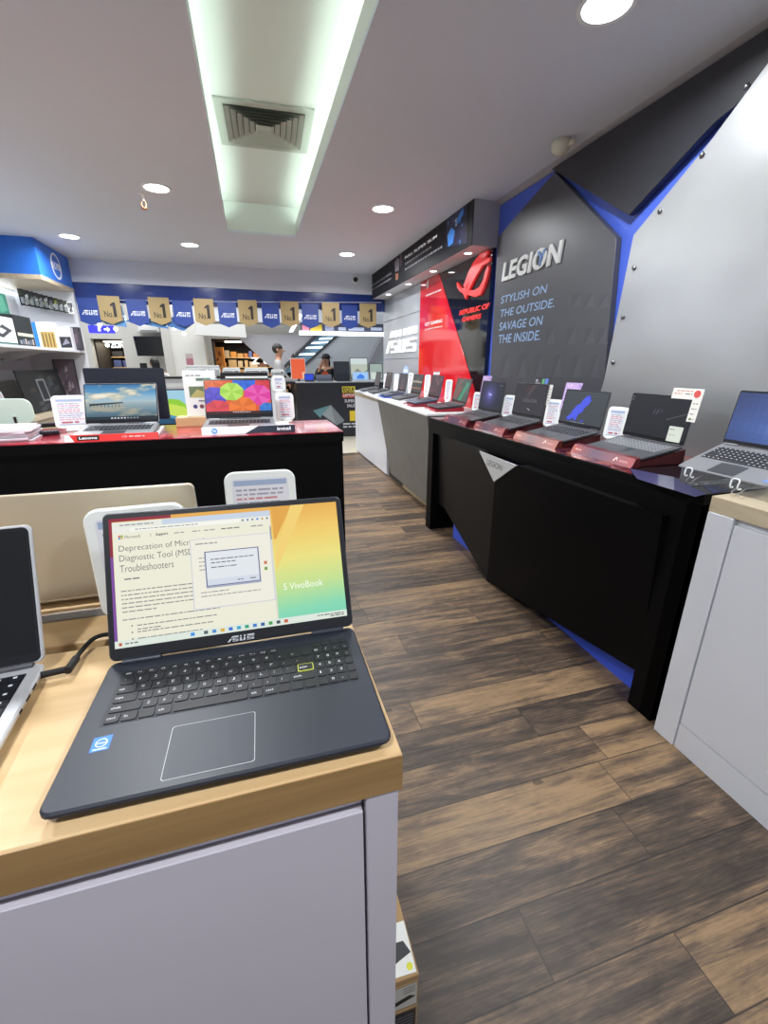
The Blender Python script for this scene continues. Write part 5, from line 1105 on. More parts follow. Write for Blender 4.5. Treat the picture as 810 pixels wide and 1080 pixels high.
def dp1(g, w, h):
    rr = random.Random(6)
    for k in range(22): a, b = rr.random()*.8*w, rr.random()*.8*h; g.poly([(a, b), (a + w*.12, b + h*.03), (a + w*.1, b + h*.12), (a - w*.02, b + h*.08)], M_far, .0003 + k*.00003, rr.choice(['2a2f34', '343a3e', '1e2226', '40464a', '3a3430']))
    g.rect(w*.36, h*.25, w*.56, h*.78, M_far, .0012, '8a9094'); g.rect(w*.39, h*.29, w*.53, h*.74, M_far, .0014, '1c2024')
def dp2(g, w, h):
    rr = random.Random(7)
    for k in range(16): a, b = rr.random()*.8*w, rr.random()*.8*h; g.poly([(a, b), (a + w*.16, b + h*.03), (a + w*.1, b + h*.16)], M_far, .0003 + k*.00003, rr.choice(['8a7c88', 'a89aa4', '5c5460', 'b8aeb4']))
poster('dark printed board leaning under the shelf, left of the tall grey one', ((22, 390), (66, 388)), -2.35, 8, '14171a', dp1)
poster('tall grey framed poster leaning under the shelf beside the dark board', ((54, 379), (77, 379)), -2.55, 2, '6a606a', dp2, 6.93)
T = thing('wall_rail', 'thin grey pegboard rail on the white back panel under the shelf', 'rail', (XB, 5.5, ax(0, 379, XB).z)); a = ax(1, 379, XB + .02); b = ax(24, 379, XB + .02)
g = G(T); g.box(XB, XB + .02, a.y, b.y, a.z - .012, a.z + .012, M_chrome); g.build('bar', T)
for k in range(4): yy = a.y + (b.y - a.y) * (k + .5) / 4; g = G(T); g.tube([(XB + .02, yy, a.z), (XB + .05, yy, a.z + .01)], .006, M_chrome, 6); g.build('peg', T)
p = ax(4, 417, -2.3); placard('white framed price placard on the ledge under the shelf, at the left edge', (-2.3, p.y, .9015), R(80), w=.15, h=.28, seed=44)

p = ay(294.5, 413, 2.95); placard('small white price placard on the rear counter behind the umbrella-picture laptop', (p.x, 2.95, 1.0005), R(0), w=.085, h=.10, lean=5, seed=51, stem=max(0, p.z - 1.0125))
# ================================================================== BUNTING IN THE SHOP FRONT
m_gold = mat('gold_flag_foil', 'a58f62', .45, metal=.2, noise=.05, nscale=12); m_fblue = mat('blue_flag', '24408e', .45)
YBN = 7.0
T = thing('bunting_string', 'thin white string carrying the row of gold and blue flags', 'string', (0, YBN, 2.27)); a = ay(92, 316, YBN + .014); b = ay(402, 319, YBN + .014)
g = G(T); g.tube([a, (a + b) / 2 + Vector((0, 0, -.01)), b], .003, mat('white_string', 'e8e8e8', .6), 6); g.build('cord', T)
gold = [113.5, 166.5, 214, 260.5, 305, 348.5, 388]; blue = [91, 142.5, 191, 238.5, 284.5, 326.5, 368.5]
ordn = ['first', 'second', 'third', 'fourth', 'fifth', 'sixth', 'seventh']
for kind, us in (('gold', gold), ('blue', blue)):
    for k, u in enumerate(us):
        vt = 312 + (u - 113) * .030; c = ay(u, vt, YBN); ce = ay(u, vt + 34, YBN); h = .34; w = .255
        if kind == 'blue': w = .245; c.z -= .03; h = .33
        T = thing('pennant_flag', '%s pennant flag with %s, %s %s flag from the left' % (kind, 'a black number one' if kind == 'gold' else 'white lettering', ordn[k], kind), 'flag', (c.x, YBN, c.z - h), R(random.uniform(-6, 6)), 'bunting flags in the shop front')
        g = G(M=FRONT()); g.prism([(-w/2, .05), (0, 0), (w/2, .05), (w/2, h), (-w/2, h)], -.001, .001, m_gold if kind == 'gold' else m_fblue); g.build('cloth', T)
        g = G(M=FRONT((0, -.0015, 0)))
        if kind == 'gold': g.text('No.', -w*.30, .085, w*.10, .16, M_print, z=0, col='2a2620', off=.01); g.poly([(w*.13, .09), (w*.27, .09), (w*.27, .265), (w*.15, .265), (w*.02, .235), (w*.02, .215), (w*.13, .225)], M_print, 0, '211d18')
        else: asus_logo(g, -w*.36, .13, w*.36, .185, M_print, 0, 0, 'e6ebf6')
        g.build('flag_print', T)
# folded blue streamers hanging lower on the left
for k, (pts, c, lb) in enumerate((([(95, 318), (128, 322), (134, 345), (112, 342), (98, 332)], '5f92c4', 'leftmost, behind the first gold flag'), ([(128, 338), (170, 335), (178, 347), (150, 342)], '4f86be', 'under the second gold flag'), ([(163, 340), (183, 334), (206, 340), (194, 349), (180, 345)], '4a76b4', 'under the third blue flag'))):
    q = [ay(u, v, 7.04) for u, v in pts]; c0 = q[0]
    T = thing('plastic_streamer', 'pale blue folded plastic streamer hanging from the bunting, ' + lb, 'streamer', tuple(c0), 0, 'pale blue streamers'); g = G(M=FRONT()); g.prism([(p.x - c0.x, p.z - c0.z) for p in q], -.001, .001, mat('streamer_' + c, c, .25)); g.build('film', T)
    g = G(M=FRONT((0, -.002, 0))); m0 = (q[1] + q[2]) / 2 - c0; g.poly([(m0.x - .05, m0.z), (m0.x + .02, m0.z + .015), (m0.x + .03, m0.z - .02)], M_print, 0, 'dfe9f4'); g.build('film_fold', T)
# ================================================================== THE MALL BEYOND
YW = 12.0
m_mall = mat('mall_wall_paint', 'c9c8c4', .6, noise=.03, nscale=1)
def P(u, v, y=YW): q = ay(u, v, y); return (q.x, q.z)
def wallpoly(g, pts, y, m, th=.1, col=None): g.at(FRONT((0, y, 0))); g.prism([P(u, v, y) for u, v in pts], -th, 0, m, 0, col); g.at(Matrix())
SH1 = (P(95, 357), P(134, 389)); SH2 = (P(222, 357), P(312, 396))
g = G()
xs = [-9, SH1[0][0], SH1[1][0], SH2[0][0], SH2[1][0], 9]
def wb(x0, x1, z0, z1): g.box(x0, x1, YW, YW + .2, z0, z1, m_mall)
wb(-9, SH1[0][0], 0, 4.5); wb(SH1[1][0], SH2[0][0], 0, 4.5); wb(SH2[1][0], 9, 0, 4.5)
for S in (SH1, SH2): wb(S[0][0], S[1][0], S[0][1], 4.5); wb(S[0][0], S[1][0], 0, .4)
structure(g, 'wall_back')
g = G(); g.box(-9, 9, 7.25, 18, 4.5, 4.6, m_mall); structure(g, 'ceiling_mall')
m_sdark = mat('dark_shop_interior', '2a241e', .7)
def shopfront(name, label, S, seed, sign, warm):
    T = thing(name, label, 'shop front', ((S[0][0] + S[1][0]) / 2, YW, .4)); x0, x1, z1 = S[0][0], S[1][0], S[0][1]
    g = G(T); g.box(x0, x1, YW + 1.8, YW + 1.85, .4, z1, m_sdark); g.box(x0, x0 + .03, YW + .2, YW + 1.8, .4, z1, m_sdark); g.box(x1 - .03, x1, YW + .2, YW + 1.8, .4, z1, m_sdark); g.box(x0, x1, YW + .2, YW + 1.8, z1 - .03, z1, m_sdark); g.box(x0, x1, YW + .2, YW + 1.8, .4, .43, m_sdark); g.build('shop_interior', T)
    rr = random.Random(seed)
    for r in range(5):
        z = .62 + r * .25
        if z > z1 - .3: break
        g = G(T); g.box(x0 + .05, x1 - .05, YW + 1.2, YW + 1.6, z - .02, z, mat('shop_shelf', 'c8a878', .6)); g.build('display_shelf', T)
        x = x0 + .08; g = G(T)
        while x < x1 - .2: w = rr.uniform(.08, .25); g.box(x, x + w, YW + 1.2, YW + 1.5, z, z + rr.uniform(.08, .2), M_far, rr.choice(warm)); x += w + rr.uniform(.02, .06)
        o = g.build('shelf_goods', T); o['kind'] = 'stuff'
    n = max(1, int((x1 - x0) / .7))
    for k in range(n):
        g = G(T); xx = x0 + (k + .5) * (x1 - x0) / n; g.box(xx - .2, xx + .2, YW + .5, YW + .8, z1 - .05, z1 - .03, mat('shop_light', 'ffffff', emit='fff2dc', es=7)); g.build('light_panel', T)
    g = G(T).at(FRONT((0, YW + .15, 0))); sign(g); g.build('sign_lettering', T)
    l = bpy.data.lights.new('shop_glow', 'AREA'); l.size = 1.0; l.energy = 16; l.color = (1, .88, .7); o = bpy.data.objects.new('shop_glow', l); COL.objects.link(o); o.location = ((x0 + x1) / 2, YW + .7, z1 - .07)
m_sw = mat('sign_white', 'ffffff', emit='ffffff', es=1.3)
def sg1(g):
    (a, b), (c, d) = P(117, 365.5, YW + .15), P(133.5, 362, YW + .15); g.text('ZONE', a, b - .03, c, d + .02, m_sw, z=0, th=.03, off=.03); (a, b) = P(113.5, 364, YW + .15); g.disc(a, b, .05, m_sw, .02)
def sg2(g):
    for ch, u0, u1 in (('Z', 265, 273), ('O', 278, 282), ('N', 285, 292)):
        (a, b), (c, d) = P(u0, 384, YW + .15), P(u1, 377, YW + .15); g.text(ch, a, b, c, d, m_sw, z=0, th=.03, off=.02)
warm = ['c88a3a', 'b88f54', 'c4a878', 'a86a3a', '8a5a30', 'c8b494', '6a4a38', '4a5a90']
shopfront('bright_shop', 'distant shop with warm shelves and white lettering, seen left of the wall television', SH1, 1, sg1, warm + ['2a2a30', '1c1c22'])
shopfront('bright_shop', 'distant shop with warm shelves and ceiling light panels, left of the escalator', SH2, 2, sg2, warm)
T = thing('display_pillar', 'orange patterned display at the left side of the shop beside the escalator', 'display', P(228, 384)[0:1] + (YW + .6, .43)); q0, q1 = P(223.5, 385, YW + .6), P(235, 366, YW + .6); T.location.x = q0[0]
rr = random.Random(3); g = G(T); g.box(q0[0], q1[0], YW + .6, YW + .9, .43, q1[1], M_far, 'd88a3a'); g.build('body', T)
g = G(T).at(FRONT((0, YW + .599, 0)))
for k in range(16): a = rr.uniform(q0[0], q1[0] - .08); b = rr.uniform(.9, q1[1] - .1); g.poly([(a, b), (a + .08, b + .02), (a + .06, b + .1)], M_far, .001 + k*.0004, rr.choice(['e8b050', 'c85a2a', 'f0d080', '7a3a20', 'e07030']))
g.build('pattern', T)
# white column with a small notice, and the wall with the television
T = thing('mall_column', 'white square mall column with a pink notice, right of the television', 'column', (P(200, 390, 11.2)[0], 11.4, 0)); a, b = P(179, 390, 11.2)[0], P(219, 390, 11.2)[0]
g = G(T); g.box(a, b, 11.2, 11.7, 0, 4.49, mat('column_white', 'd2d1cc', .5)); g.build('shaft', T); g = G(T); g.box(a - .06, a + .1, 11.15, 11.7, 0, 4.48, mat('column_edge', 'bcbab5', .5)); g.build('edge_post', T)
g = G(T).at(FRONT((0, 11.198, 0))); (p0, q0), (p1, q1) = P(197, 385, 11.198), P(203, 373, 11.198); g.rect(p0, q0, p1, q1, M_print, 0, 'a8707a'); g.rect(p0, q1 - .1, p1, q1, M_print, .001, 'b8a8a8'); g.build('notice', T)
T = thing('wall_television', 'black television tilted on the white wall behind the counter staff', 'television', (P(159, 366, 11.5)[0], 11.7, P(159, 378, 11.5)[1])); pts = [P(140, 354.5, 11.5), P(173, 354.5, 11.5), P(177.5, 375.5, 11.5), P(145, 375.5, 11.5)]
g = G(T).at(FRONT((0, 11.5, 0))); g.prism(pts, -.06, 0, M_bplas, .01); g.build('cabinet', T); cx = sum(p[0] for p in pts) / 4; cz = sum(p[1] for p in pts) / 4
g = G(T).at(FRONT((0, 11.5, 0))); g.poly([(cx + (p[0] - cx) * .95, cz + (p[1] - cz) * .93) for p in pts], mat('tv_glass', '0c0c0f', .15), .003); g.build('screen', T)
g = G(T); g.box(cx - .1, cx + .1, 11.56, 12.0, cz - .1, cz + .1, M_bplas); g.build('wall_bracket', T)
T = thing('air_conditioner', 'white wall air conditioner above the television', 'air conditioner', (P(158, 347, 11.8)[0], 11.9, P(158, 351, 11.8)[1])); (a, b), (c, d) = P(146, 351, 11.8), P(168, 343, 11.8)
g = G(T); g.bbox(a, c, 11.75, 12.0, b, d, M_wplas, .03); g.build('casing', T); g = G(T); g.box(a + .05, c - .05, 11.745, 11.75, b + .03, b + .06, mat('vent_grey', '8a8a8c', .5)); g.build('outlet', T)
T = thing('direction_sign', 'lit violet blue direction sign with a white arrow at the far left', 'sign', (P(107, 347, 10.5)[0], 10.5, P(107, 351, 10.5)[1])); (a, b), (c, d) = P(94, 351, 10.5), P(119, 343.5, 10.5)
g = G(T); g.box(a, c, 10.5, 10.6, b, d, mat('violet_lit_sign', '3a3ad8', emit='3a38d8', es=.9)); g.build('light_box', T); g = G(T).at(FRONT((0, 10.498, 0))); zc = (b + d) / 2
g.poly([(a + (c-a)*.62, zc - .015), (a + (c-a)*.75, zc - .015), (a + (c-a)*.75, zc - .05), (a + (c-a)*.86, zc), (a + (c-a)*.75, zc + .05), (a + (c-a)*.75, zc + .015), (a + (c-a)*.62, zc + .015)], m_sw, 0); g.rect(a + (c-a)*.38, zc - .035, a + (c-a)*.48, zc + .035, m_sw, 0); g.build('arrow', T)
for xx in (a + .05, c - .05): g = G(T); g.tube([(xx, 10.55, d), (xx, 10.55, 4.5)], .01, M_chrome, 6); g.build('hanger', T)
T = thing('ceiling_beam', 'white boxed beam hanging above the shop beside the column', 'beam', (0, 10.8, 0)); pts = [P(208, 342, 10.8), P(258, 342, 10.8), P(260, 356, 10.8), P(206, 353, 10.8)]; T.location = (pts[0][0], 10.8, pts[3][1])
g = G(T).at(FRONT((0, 10.8, 0))); g.prism(pts, -.25, 0, mat('beam_white', 'dadbd8', .5)); g.build('box', T)
# small bright track lamps of the mall
gl = 'bright mall track lamps'; lampuv = [(100.5, 337, 'first'), (105, 343, 'second'), (131, 337.5, 'third'), (122, 347, 'fourth'), (174.5, 343, 'fifth'), (184, 346.5, 'sixth'), (194, 352, 'seventh')]
for u, v, nn in lampuv:
    q = ay(u, v, 9.0); T = thing('track_lamp', 'small bright white track lamp hanging in the mall, %s from the left' % nn, 'lamp', tuple(q), 0, gl)
    G(M=FRONT()).lathe([(.0, .002), (.028, .0), (.03, -.02), (.02, -.06), (0, -.06)], M_wplas, 12).build('shade', T); G(M=FRONT((0, -.004, 0))).disc(0, 0, .03, m_lamp).build('bulb', T)
    G(T).tube([(q.x, 9.05, q.z), (q.x, 9.05, 4.5)], .006, M_chrome, 6).build('drop_rod', T)
# ---- escalator underside
YE = 10.7
m_esc = mat('escalator_cladding', 'b9c0c6', .35, metal=.3, noise=.06, nscale=1.5); m_edk = mat('escalator_dark_edge', '3c4046', .5); m_egl = mat('escalator_ceiling_glass', '7fa6bc', .12, noise=.2, nscale=2)
T = thing('escalator', 'grey clad escalator rising to the right behind the exhibition counter, with dark edges', 'escalator', (P(340, 400, YE)[0], YE + .5, 0))
g = G(T); wallpoly(g, [(248, 353), (337, 352), (308, 374), (300, 396), (283, 385)], YE + .55, mat('escalator_soffit', 'b4b4ba', .5, noise=.1, nscale=1.2), .05); g.build('soffit', T)
g = G(T); wallpoly(g, [(337, 351), (360, 351), (318, 388), (296, 396)], YE + .45, m_egl, .05); g.build('glass_panel', T)
for (u0, v0, u1, v1) in ((330, 361, 350, 360), (322, 366, 346, 365.5), (316, 373, 335, 372.5), (338, 356.5, 352, 356)):
    g = G(T); wallpoly(g, [(u0, v0), (u1, v1), (u1 - 2, v1 + 1.6), (u0 - 2, v0 + 1.6)], YE + .44, mat('escalator_light', 'ffffff', emit='e8f6ff', es=2.5), .01); g.build('light_strip', T)
g = G(T); wallpoly(g, [(334, 351), (339, 351), (290, 399), (286, 399)], YE + .35, m_edk, .12); g.build('edge_beam', T)
g = G(T); wallpoly(g, [(359, 352), (407, 352), (407, 405), (300, 405), (315, 390)], YE + .2, m_esc, .15); g.build('side_cladding', T)
g = G(T); wallpoly(g, [(356, 352), (360, 352), (320, 388), (316, 388)], YE + .18, m_edk, .08); g.build('edge_beam', T)
g = G(T); wallpoly(g, [(404, 352), (409, 352), (409, 362), (391, 390), (386, 388)], YE + .1, mat('escalator_far_edge', '8f8f98', .5), .05); g.build('edge_beam', T)
T = thing('signboard', 'dark overhead signboard with pale lettering and a yellow block above the escalator', 'signboard', (P(365, 350, 9.6)[0], 9.6, P(365, 351, 9.6)[1])); (a, b), (c, d) = P(318, 351, 9.6), P(409, 342, 9.6)
g = G(T); g.box(a, c, 9.6, 9.8, b, d, mat('sign_dark', '3a3e50', .5)); g.build('board', T)
g = G(T).at(FRONT((0, 9.598, 0))); (p0, q0), (p1, q1) = P(327.5, 350.5, 9.598), P(339.5, 342.5, 9.598); g.rect(p0, q0, p1, q1, M_print, .001, 'c0a83a'); (p0, q0), (p1, q1) = P(343, 349, 9.598), P(352, 343, 9.598); g.rect(p0, q0, p1, q1, M_print, .001, '8a90a8'); 
for u0, u1 in ((357, 384), (391, 406)): (p0, q0), (p1, q1) = P(u0, 349, 9.598), P(u1, 344, 9.598); textline(g, p0, q0 + .01, p1, q1 - q0 - .04, 'a8b0c4', M_print, .001, int(u0))
(p0, q0), (p1, q1) = P(319, 350.5, 9.598), P(326, 342.5, 9.598); g.rect(p0, q0, p1, q1, M_print, .001, 'c8788a'); g.build('sign_print', T)
T = thing('light_strip', 'long white fluorescent strip under the dark overhead signboard', 'light strip', (P(365, 352, 9.5)[0], 9.5, P(365, 353, 9.5)[1])); (a, b), (c, d) = P(316, 353, 9.5), P(409, 350.8, 9.5); g = G(T); g.box(a, c, 9.5, 9.58, b, d, mat('mall_strip_light', 'ffffff', emit='f2f6ff', es=3)); g.build('tube', T)
T = thing('light_strip', 'slanting white lamp tube at the left end of the dark signboard', 'light strip', (P(310, 344, 9.4)[0], 9.4, P(310, 351, 9.4)[1])); g = G(T); wallpoly(g, [(305, 350), (309, 350), (319, 332), (315, 331)], 9.4, mat('mall_strip_light', 'ffffff', emit='f2f6ff', es=3), .05); g.build('tube', T)
T = thing('mall_gallery_edge', 'white mall gallery edge with light bands, behind the bunting', 'gallery edge', (0, 10.9, P(300, 336, 10.9)[1])); g = G(T)
(a, b), (c, d) = P(222, 338, 10.9), P(412, 318, 10.9); g.box(a, 4, 11.0, 11.6, b, d + .1, mat('gallery_white', 'c4c8ce', .5)); g.build('fascia', T); g = G(T); zc = (b + d) / 2; g.box(a, 4, 10.97, 11.0, zc + .02, zc + .12, mat('gallery_light', 'ffffff', emit='eef4ff', es=1.6)); g.build('light_band', T)
# ---- promotion counter with poster, and its screens
YP = 9.0
T = thing('poster_counter', 'black exhibition counter with a large laptop poster on its front, beyond the shop entrance', 'counter', (1.4, 9.3, 0))
(a, zt), (c, zb) = P(313, 404, YP), P(395, 457, YP)
g = G(T); g.box(a, c + .6, YP + .003, YP + .55, 0.02, zt, mat('poster_black', '20222a', .4)); g.build('body', T)
g = G(T); g.box(a - .02, c + .6, YP - .01, YP + .56, zt, zt + .02, mat('counter_edge_white', 'b8bcc0', .4)); g.build('top', T)
g = G(T); g.box(a + .03, c + .57, YP + .04, YP + .52, 0, .02, M_bplas); g.build('plinth', T)
g = G(T).at(FRONT((0, YP, 0)))
def pp_(*q): return [P(u, v, YP) for u, v in q]
g.poly(pp_((349, 427), (362, 444), (355, 448.5), (338, 436)), M_print, .003, '8f979c'); g.poly(pp_((330, 433), (349, 427), (340, 437), (338, 441)), M_print, .004, '5f8a90'); g.poly(pp_((349, 427), (363, 443), (362, 445), (354, 449)), M_print, .0045, '787f84')
for s, u0, v0, u1, v1, c_, bg in (('EQUI', 362, 414, 373, 408.5, '2a2a1c', 'e0cc3a'), ('LAPTOP', 362, 418.5, 373.5, 415, 'f4e8e4', 'c8584e'), ('SUPER', 363.5, 424.5, 374, 421, 'e8e8ea', None), ('SALE', 366, 429.5, 374, 426, 'e0e0e4', None)):
    q = pp_((u0, v0), (u1, v1))
    if bg: g.rect(q[0][0] - .02, q[0][1] - .02, q[1][0] + .03, q[1][1] + .02, M_print, .002, bg)
    g.text(s, q[0][0], q[0][1], q[1][0], q[1][1], M_print, z=.004, col=c_, off=.02)
q = pp_((369, 444), (376, 433)); g.rect(q[0][0], q[0][1], q[1][0] + .1, q[1][1], M_print, .003, 'e0c430'); q = pp_((362, 451), (375, 447)); textline(g, q[0][0], q[0][1], q[1][0], .03, 'c8c8cc', M_print, .003, 4); textline(g, q[0][0], q[0][1] + .06, q[1][0], .03, 'c8c8cc', M_print, .003, 5)
g.build('poster', T)
def mini(name, label, cat, u0, u1, vt, c, deco=None, y=YP + .2, bc='1c1e24', grp=None):
    (x0, z1), (x1, _) = P(u0, vt, y), P(u1, vt, y); z0 = zt + .021; w = x1 - x0; h = z1 - z0
    T = thing(name, label, cat, ((x0 + x1) / 2, y, z0), 0, grp); lap = name == 'open_laptop'
    M = frame((0, .02, .03 if not lap else .014), (1, 0, 0), (0, .12, 1)); hh = h - (.03 if not lap else .014)
    G(M=M).prism(rrect(-w/2, 0, w/2, hh, .008, 2), -.015, 0, mat('mini_' + bc, bc, .4), .002).build('lid' if lap else 'housing', T)
    g = G(M=M @ Matrix.Translation((-w/2, 0, .001))); g.rect(.012, .015, w - .012, hh - .012, M_screen, 0, c)
    if deco: deco(g, w, hh)
    g.build('screen', T)
    if lap: G().prism(rrect(-w/2, -.17, w/2, .03, .008, 2), 0, .014, mat('mini_' + bc, bc, .4), .002).build('base', T); g = G(); g.rect(-w*.43, -.1, w*.43, 0, M_key, .0146); g.build('keyboard', T)
    else: G().box(-.02, .02, .01, .03, .004, .05, M_bplas).build('stand', T); G().prism(rrect(-.1, -.06, .1, .08, .02), 0, .006, M_bplas, .001).build('base', T)
sg = 'screens on the exhibition counter'
mini('open_laptop', 'small open laptop with a bright blue screen at the left end of the exhibition counter', 'laptop', 321, 331, 394, '2a48d0', None, grp=sg)
mini('open_laptop', 'open grey laptop in front of the person with the cap', 'laptop', 333, 350, 395, '5a6070', lambda g, w, h: g.rect(.012, .015, w - .012, h*.4, M_screen, .001, '484e5c'), bc='6a6e76', grp=sg)
mini('open_laptop', 'open dark laptop right of the person with the cap', 'laptop', 354, 369, 393, '22262e', None, grp=sg)
mini('open_laptop', 'open white laptop with a bright blue picture at the right of the exhibition counter', 'laptop', 372, 389, 392, '9cc4f0', lambda g, w, h: g.poly([(w*.25, .03), (w*.3, h*.5), (w*.5, h*.75), (w*.7, h*.55), (w*.75, .03)], M_screen, .001, '3f7fe0'), bc='d4dae2', grp=sg)
mini('open_laptop', 'pale open laptop at the far right end of the exhibition counter, beside the white counter', 'laptop', 391, 402, 392, 'c8d4cc', None, bc='c8ccd0', grp=sg)
mini('monitor', 'dark monitor standing behind the dark laptop of the exhibition counter', 'monitor', 352, 369, 381, '2c3036', None, y=YP + .4, grp=sg)
mini('monitor', 'monitor with a pale landscape picture at the back of the exhibition counter', 'monitor', 369.5, 388.5, 377, 'b4bcae', lambda g, w, h: [g.poly([(.012, h*.2), (w*.4, h*.5), (w*.7, h*.3), (w - .012, h*.45), (w - .012, .015), (.012, .015)], M_screen, .001, '7f8a78'), g.rect(.012, h*.7, w - .012, h - .012, M_screen, .0005, 'c8d4d4')], y=YP + .4, grp=sg)
mini('monitor', 'pale green monitor partly hidden by the farthest laptop of the white counter', 'monitor', 390, 404, 383, '9aaaa4', None, y=YP + .4, grp=sg)
mini('monitor', 'white framed monitor with an orange screen left of the exhibition counter', 'monitor', 306, 322, 377.5, 'e0603a', lambda g, w, h: g.rect(w*.75, .015, w - .012, h*.35, M_screen, .001, 'e8b8a0'), y=YP + .35, bc='e4e4e6', grp=sg)
(xa, _), (xb, _) = P(300, 404, YP + .1), P(313, 404, YP + .1)
T = thing('side_table', 'black side table under the orange-screen monitor, left of the exhibition counter', 'table', (xa, 9.35, 0)); g = G(T); g.box(xa - .1, a - .025, YP + .1, YP + .6, zt - .02, zt + .02, M_bplas); g.build('table_top', T)
for xx in (xa - .08, a - .07): 
    for yy in (YP + .12, YP + .55): g = G(T); g.box(xx, xx + .03, yy, yy + .03, 0, zt - .02, M_bplas); g.build('leg', T)
# ---- white service counter with printers
YC = 8.3
zc_ = P(230, 397, YC)[1]
T = thing('service_counter', 'white service counter with printers, behind the umbrella-picture laptop', 'counter', (-.8, 8.5, 0)); x0, x1 = P(134, 400, YC)[0], P(301, 400, YC)[0]
g = G(T); g.box(x0, x1, YC, YC + .5, 0, zc_ - .03, M_wlam); g.build('body', T); g = G(T); g.box(x0 - .03, x1 + .02, YC - .03, YC + .52, zc_ - .03, zc_, mat('black_counter_top', '17181c', .3)); g.build('worktop', T); g = G(T); g.box(x0 + .02, x1 - .02, YC - .012, YC, zc_ - .16, zc_ - .10, M_wplas); g.build('front_rail', T)
def printer(label, u0, u1, vt, vb):
    (a, z1), (b, z0) = P(u0, vt, YC + .1), P(u1, vb, YC + .1); w = b - a; h = z1 - zc_
    T = thing('printer', label, 'printer', ((a + b) / 2, YC + .25, zc_ + .0005), 0, 'white printers'); 
    G().bbox(-w/2, w/2, -.15, .16, 0, h * .72, M_wplas, .012).build('body', T); G().bbox(-w/2 + .01, w/2 - .01, -.10, .15, h * .72, h, mat('printer_lid', 'dfe0de', .4), .01).build('scanner_lid', T)
    g = G(M=FRONT((0, -.151, 0))); g.rect(-w*.3, h*.08, w*.3, h*.22, M_bplas, 0); g.build('paper_slot', T); g = G(M=FRONT((0, -.151, 0))); g.rect(-w*.42, h*.5, w*.1, h*.62, mat('panel_grey', '8a9296', .4), 0); [g.disc(w*(.2 + .08*k), h*.56, .012, M_bplas, 0, n=8) for k in range(3)]; g.build('control_panel', T)
printer('white printer above the tall white product carton', 195, 232, 385.5, 397); printer('white printer behind the umbrella-picture laptop, second from the left', 234, 254, 388, 397); printer('long white printer behind the umbrella-picture laptop, third from the left', 257, 284, 388, 397); printer('white printer at the right end of the service counter', 286, 301, 390, 402)
T = thing('monitor', 'black monitor lying low behind the umbrella-picture laptop', 'monitor', (-.05, 3.1, 1.0)); a, b = ay(232, 393, 3.1), ay(282, 393, 3.1); T.location.x = (a.x + b.x) / 2; w = b.x - a.x; h = a.z - 1.0
G(M=FRONT((0, 0, .05))).prism(rrect(-w/2, 0, w/2, h - .05, .006), -.02, 0, M_bplas, .002).build('panel', T); G(M=FRONT((0, -.001, .05))).rect(-w/2 + .03, h - .085, w/2, h - .073, M_wplas).build('white_stripe', T); G().box(-.03, .03, .02, .04, .004, .15, M_bplas).build('stand_post', T); G().prism(rrect(-.1, -.06, .1, .1, .02), 0, .006, M_bplas, .001).build('base', T)

for u0, u1, vt, lb in ((147, 154.5, 383, 'left'), (159.5, 168, 382, 'right')):
    (a, z1), (b, _) = P(u0, vt, YC + .2), P(u1, vt, YC + .2); w = b - a; h = z1 - zc_
    T = thing('monitor', 'small black monitor on the service counter under the wall television, the %s one' % lb, 'monitor', ((a + b) / 2, YC + .2, zc_ + .0005), 0, 'small monitors under the wall television')
    G(M=FRONT((0, 0, .05))).prism(rrect(-w/2, 0, w/2, h - .05, .006), -.03, 0, M_bplas, .002).build('panel', T); G().box(-.02, .02, .005, .025, .005, .06, M_bplas).build('stand_post', T); G().prism(rrect(-.07, -.05, .07, .08, .02), 0, .006, M_bplas, .001).build('base', T)
# ================================================================== PEOPLE
def skin(name, parent, V, E, rad, m, root=0, levels=1, xf=None):
    me = bpy.data.meshes.new(name + '_skeleton'); me.from_pydata(V, E, []); o = bpy.data.objects.new(name + '_skeleton', me); COL.objects.link(o)
    md = o.modifiers.new('s', 'SKIN'); md.use_smooth_shade = True
    for i, sv in enumerate(me.skin_vertices[0].data):
        r = rad[i]; sv.radius = r if isinstance(r, tuple) else (r, r); sv.use_root = (i == root)
    sd = o.modifiers.new('d', 'SUBSURF'); sd.levels = levels; sd.render_levels = levels
    dg = bpy.context.evaluated_depsgraph_get(); dg.update()
    nm = bpy.data.meshes.new_from_object(o.evaluated_get(dg)); nm.name = name
    bpy.data.objects.remove(o); bpy.data.meshes.remove(me)
    nm.materials.clear(); nm.materials.append(m)
    for p in nm.polygons: p.use_smooth = True
    q = bpy.data.objects.new(name, nm); COL.objects.link(q); q.parent = parent
    return q
m_skin = mat('skin', 'c08f72', .5); m_hair = mat('black_hair', '15130f', .5)
def ell(g, c, r, m, n=12, k=8, cut=None):
    vs = []; fs = []
    for i in range(k + 1):
        t = math.pi * i / k
        for j in range(n): a = 2*math.pi*j/n; vs.append((c[0] + r[0]*math.sin(t)*math.cos(a), c[1] + r[1]*math.sin(t)*math.sin(a), c[2] + r[2]*math.cos(t)))
    for i in range(k):
        for j in range(n): fs.append((i*n + j, (i+1)*n + j, (i+1)*n + (j+1) % n, i*n + (j+1) % n))
    if cut is not None: fs = [f for f in fs if cut([sum(vs[q][d] for q in f)/4 for d in range(3)])]
    return g.add(vs, fs, m, None, True)
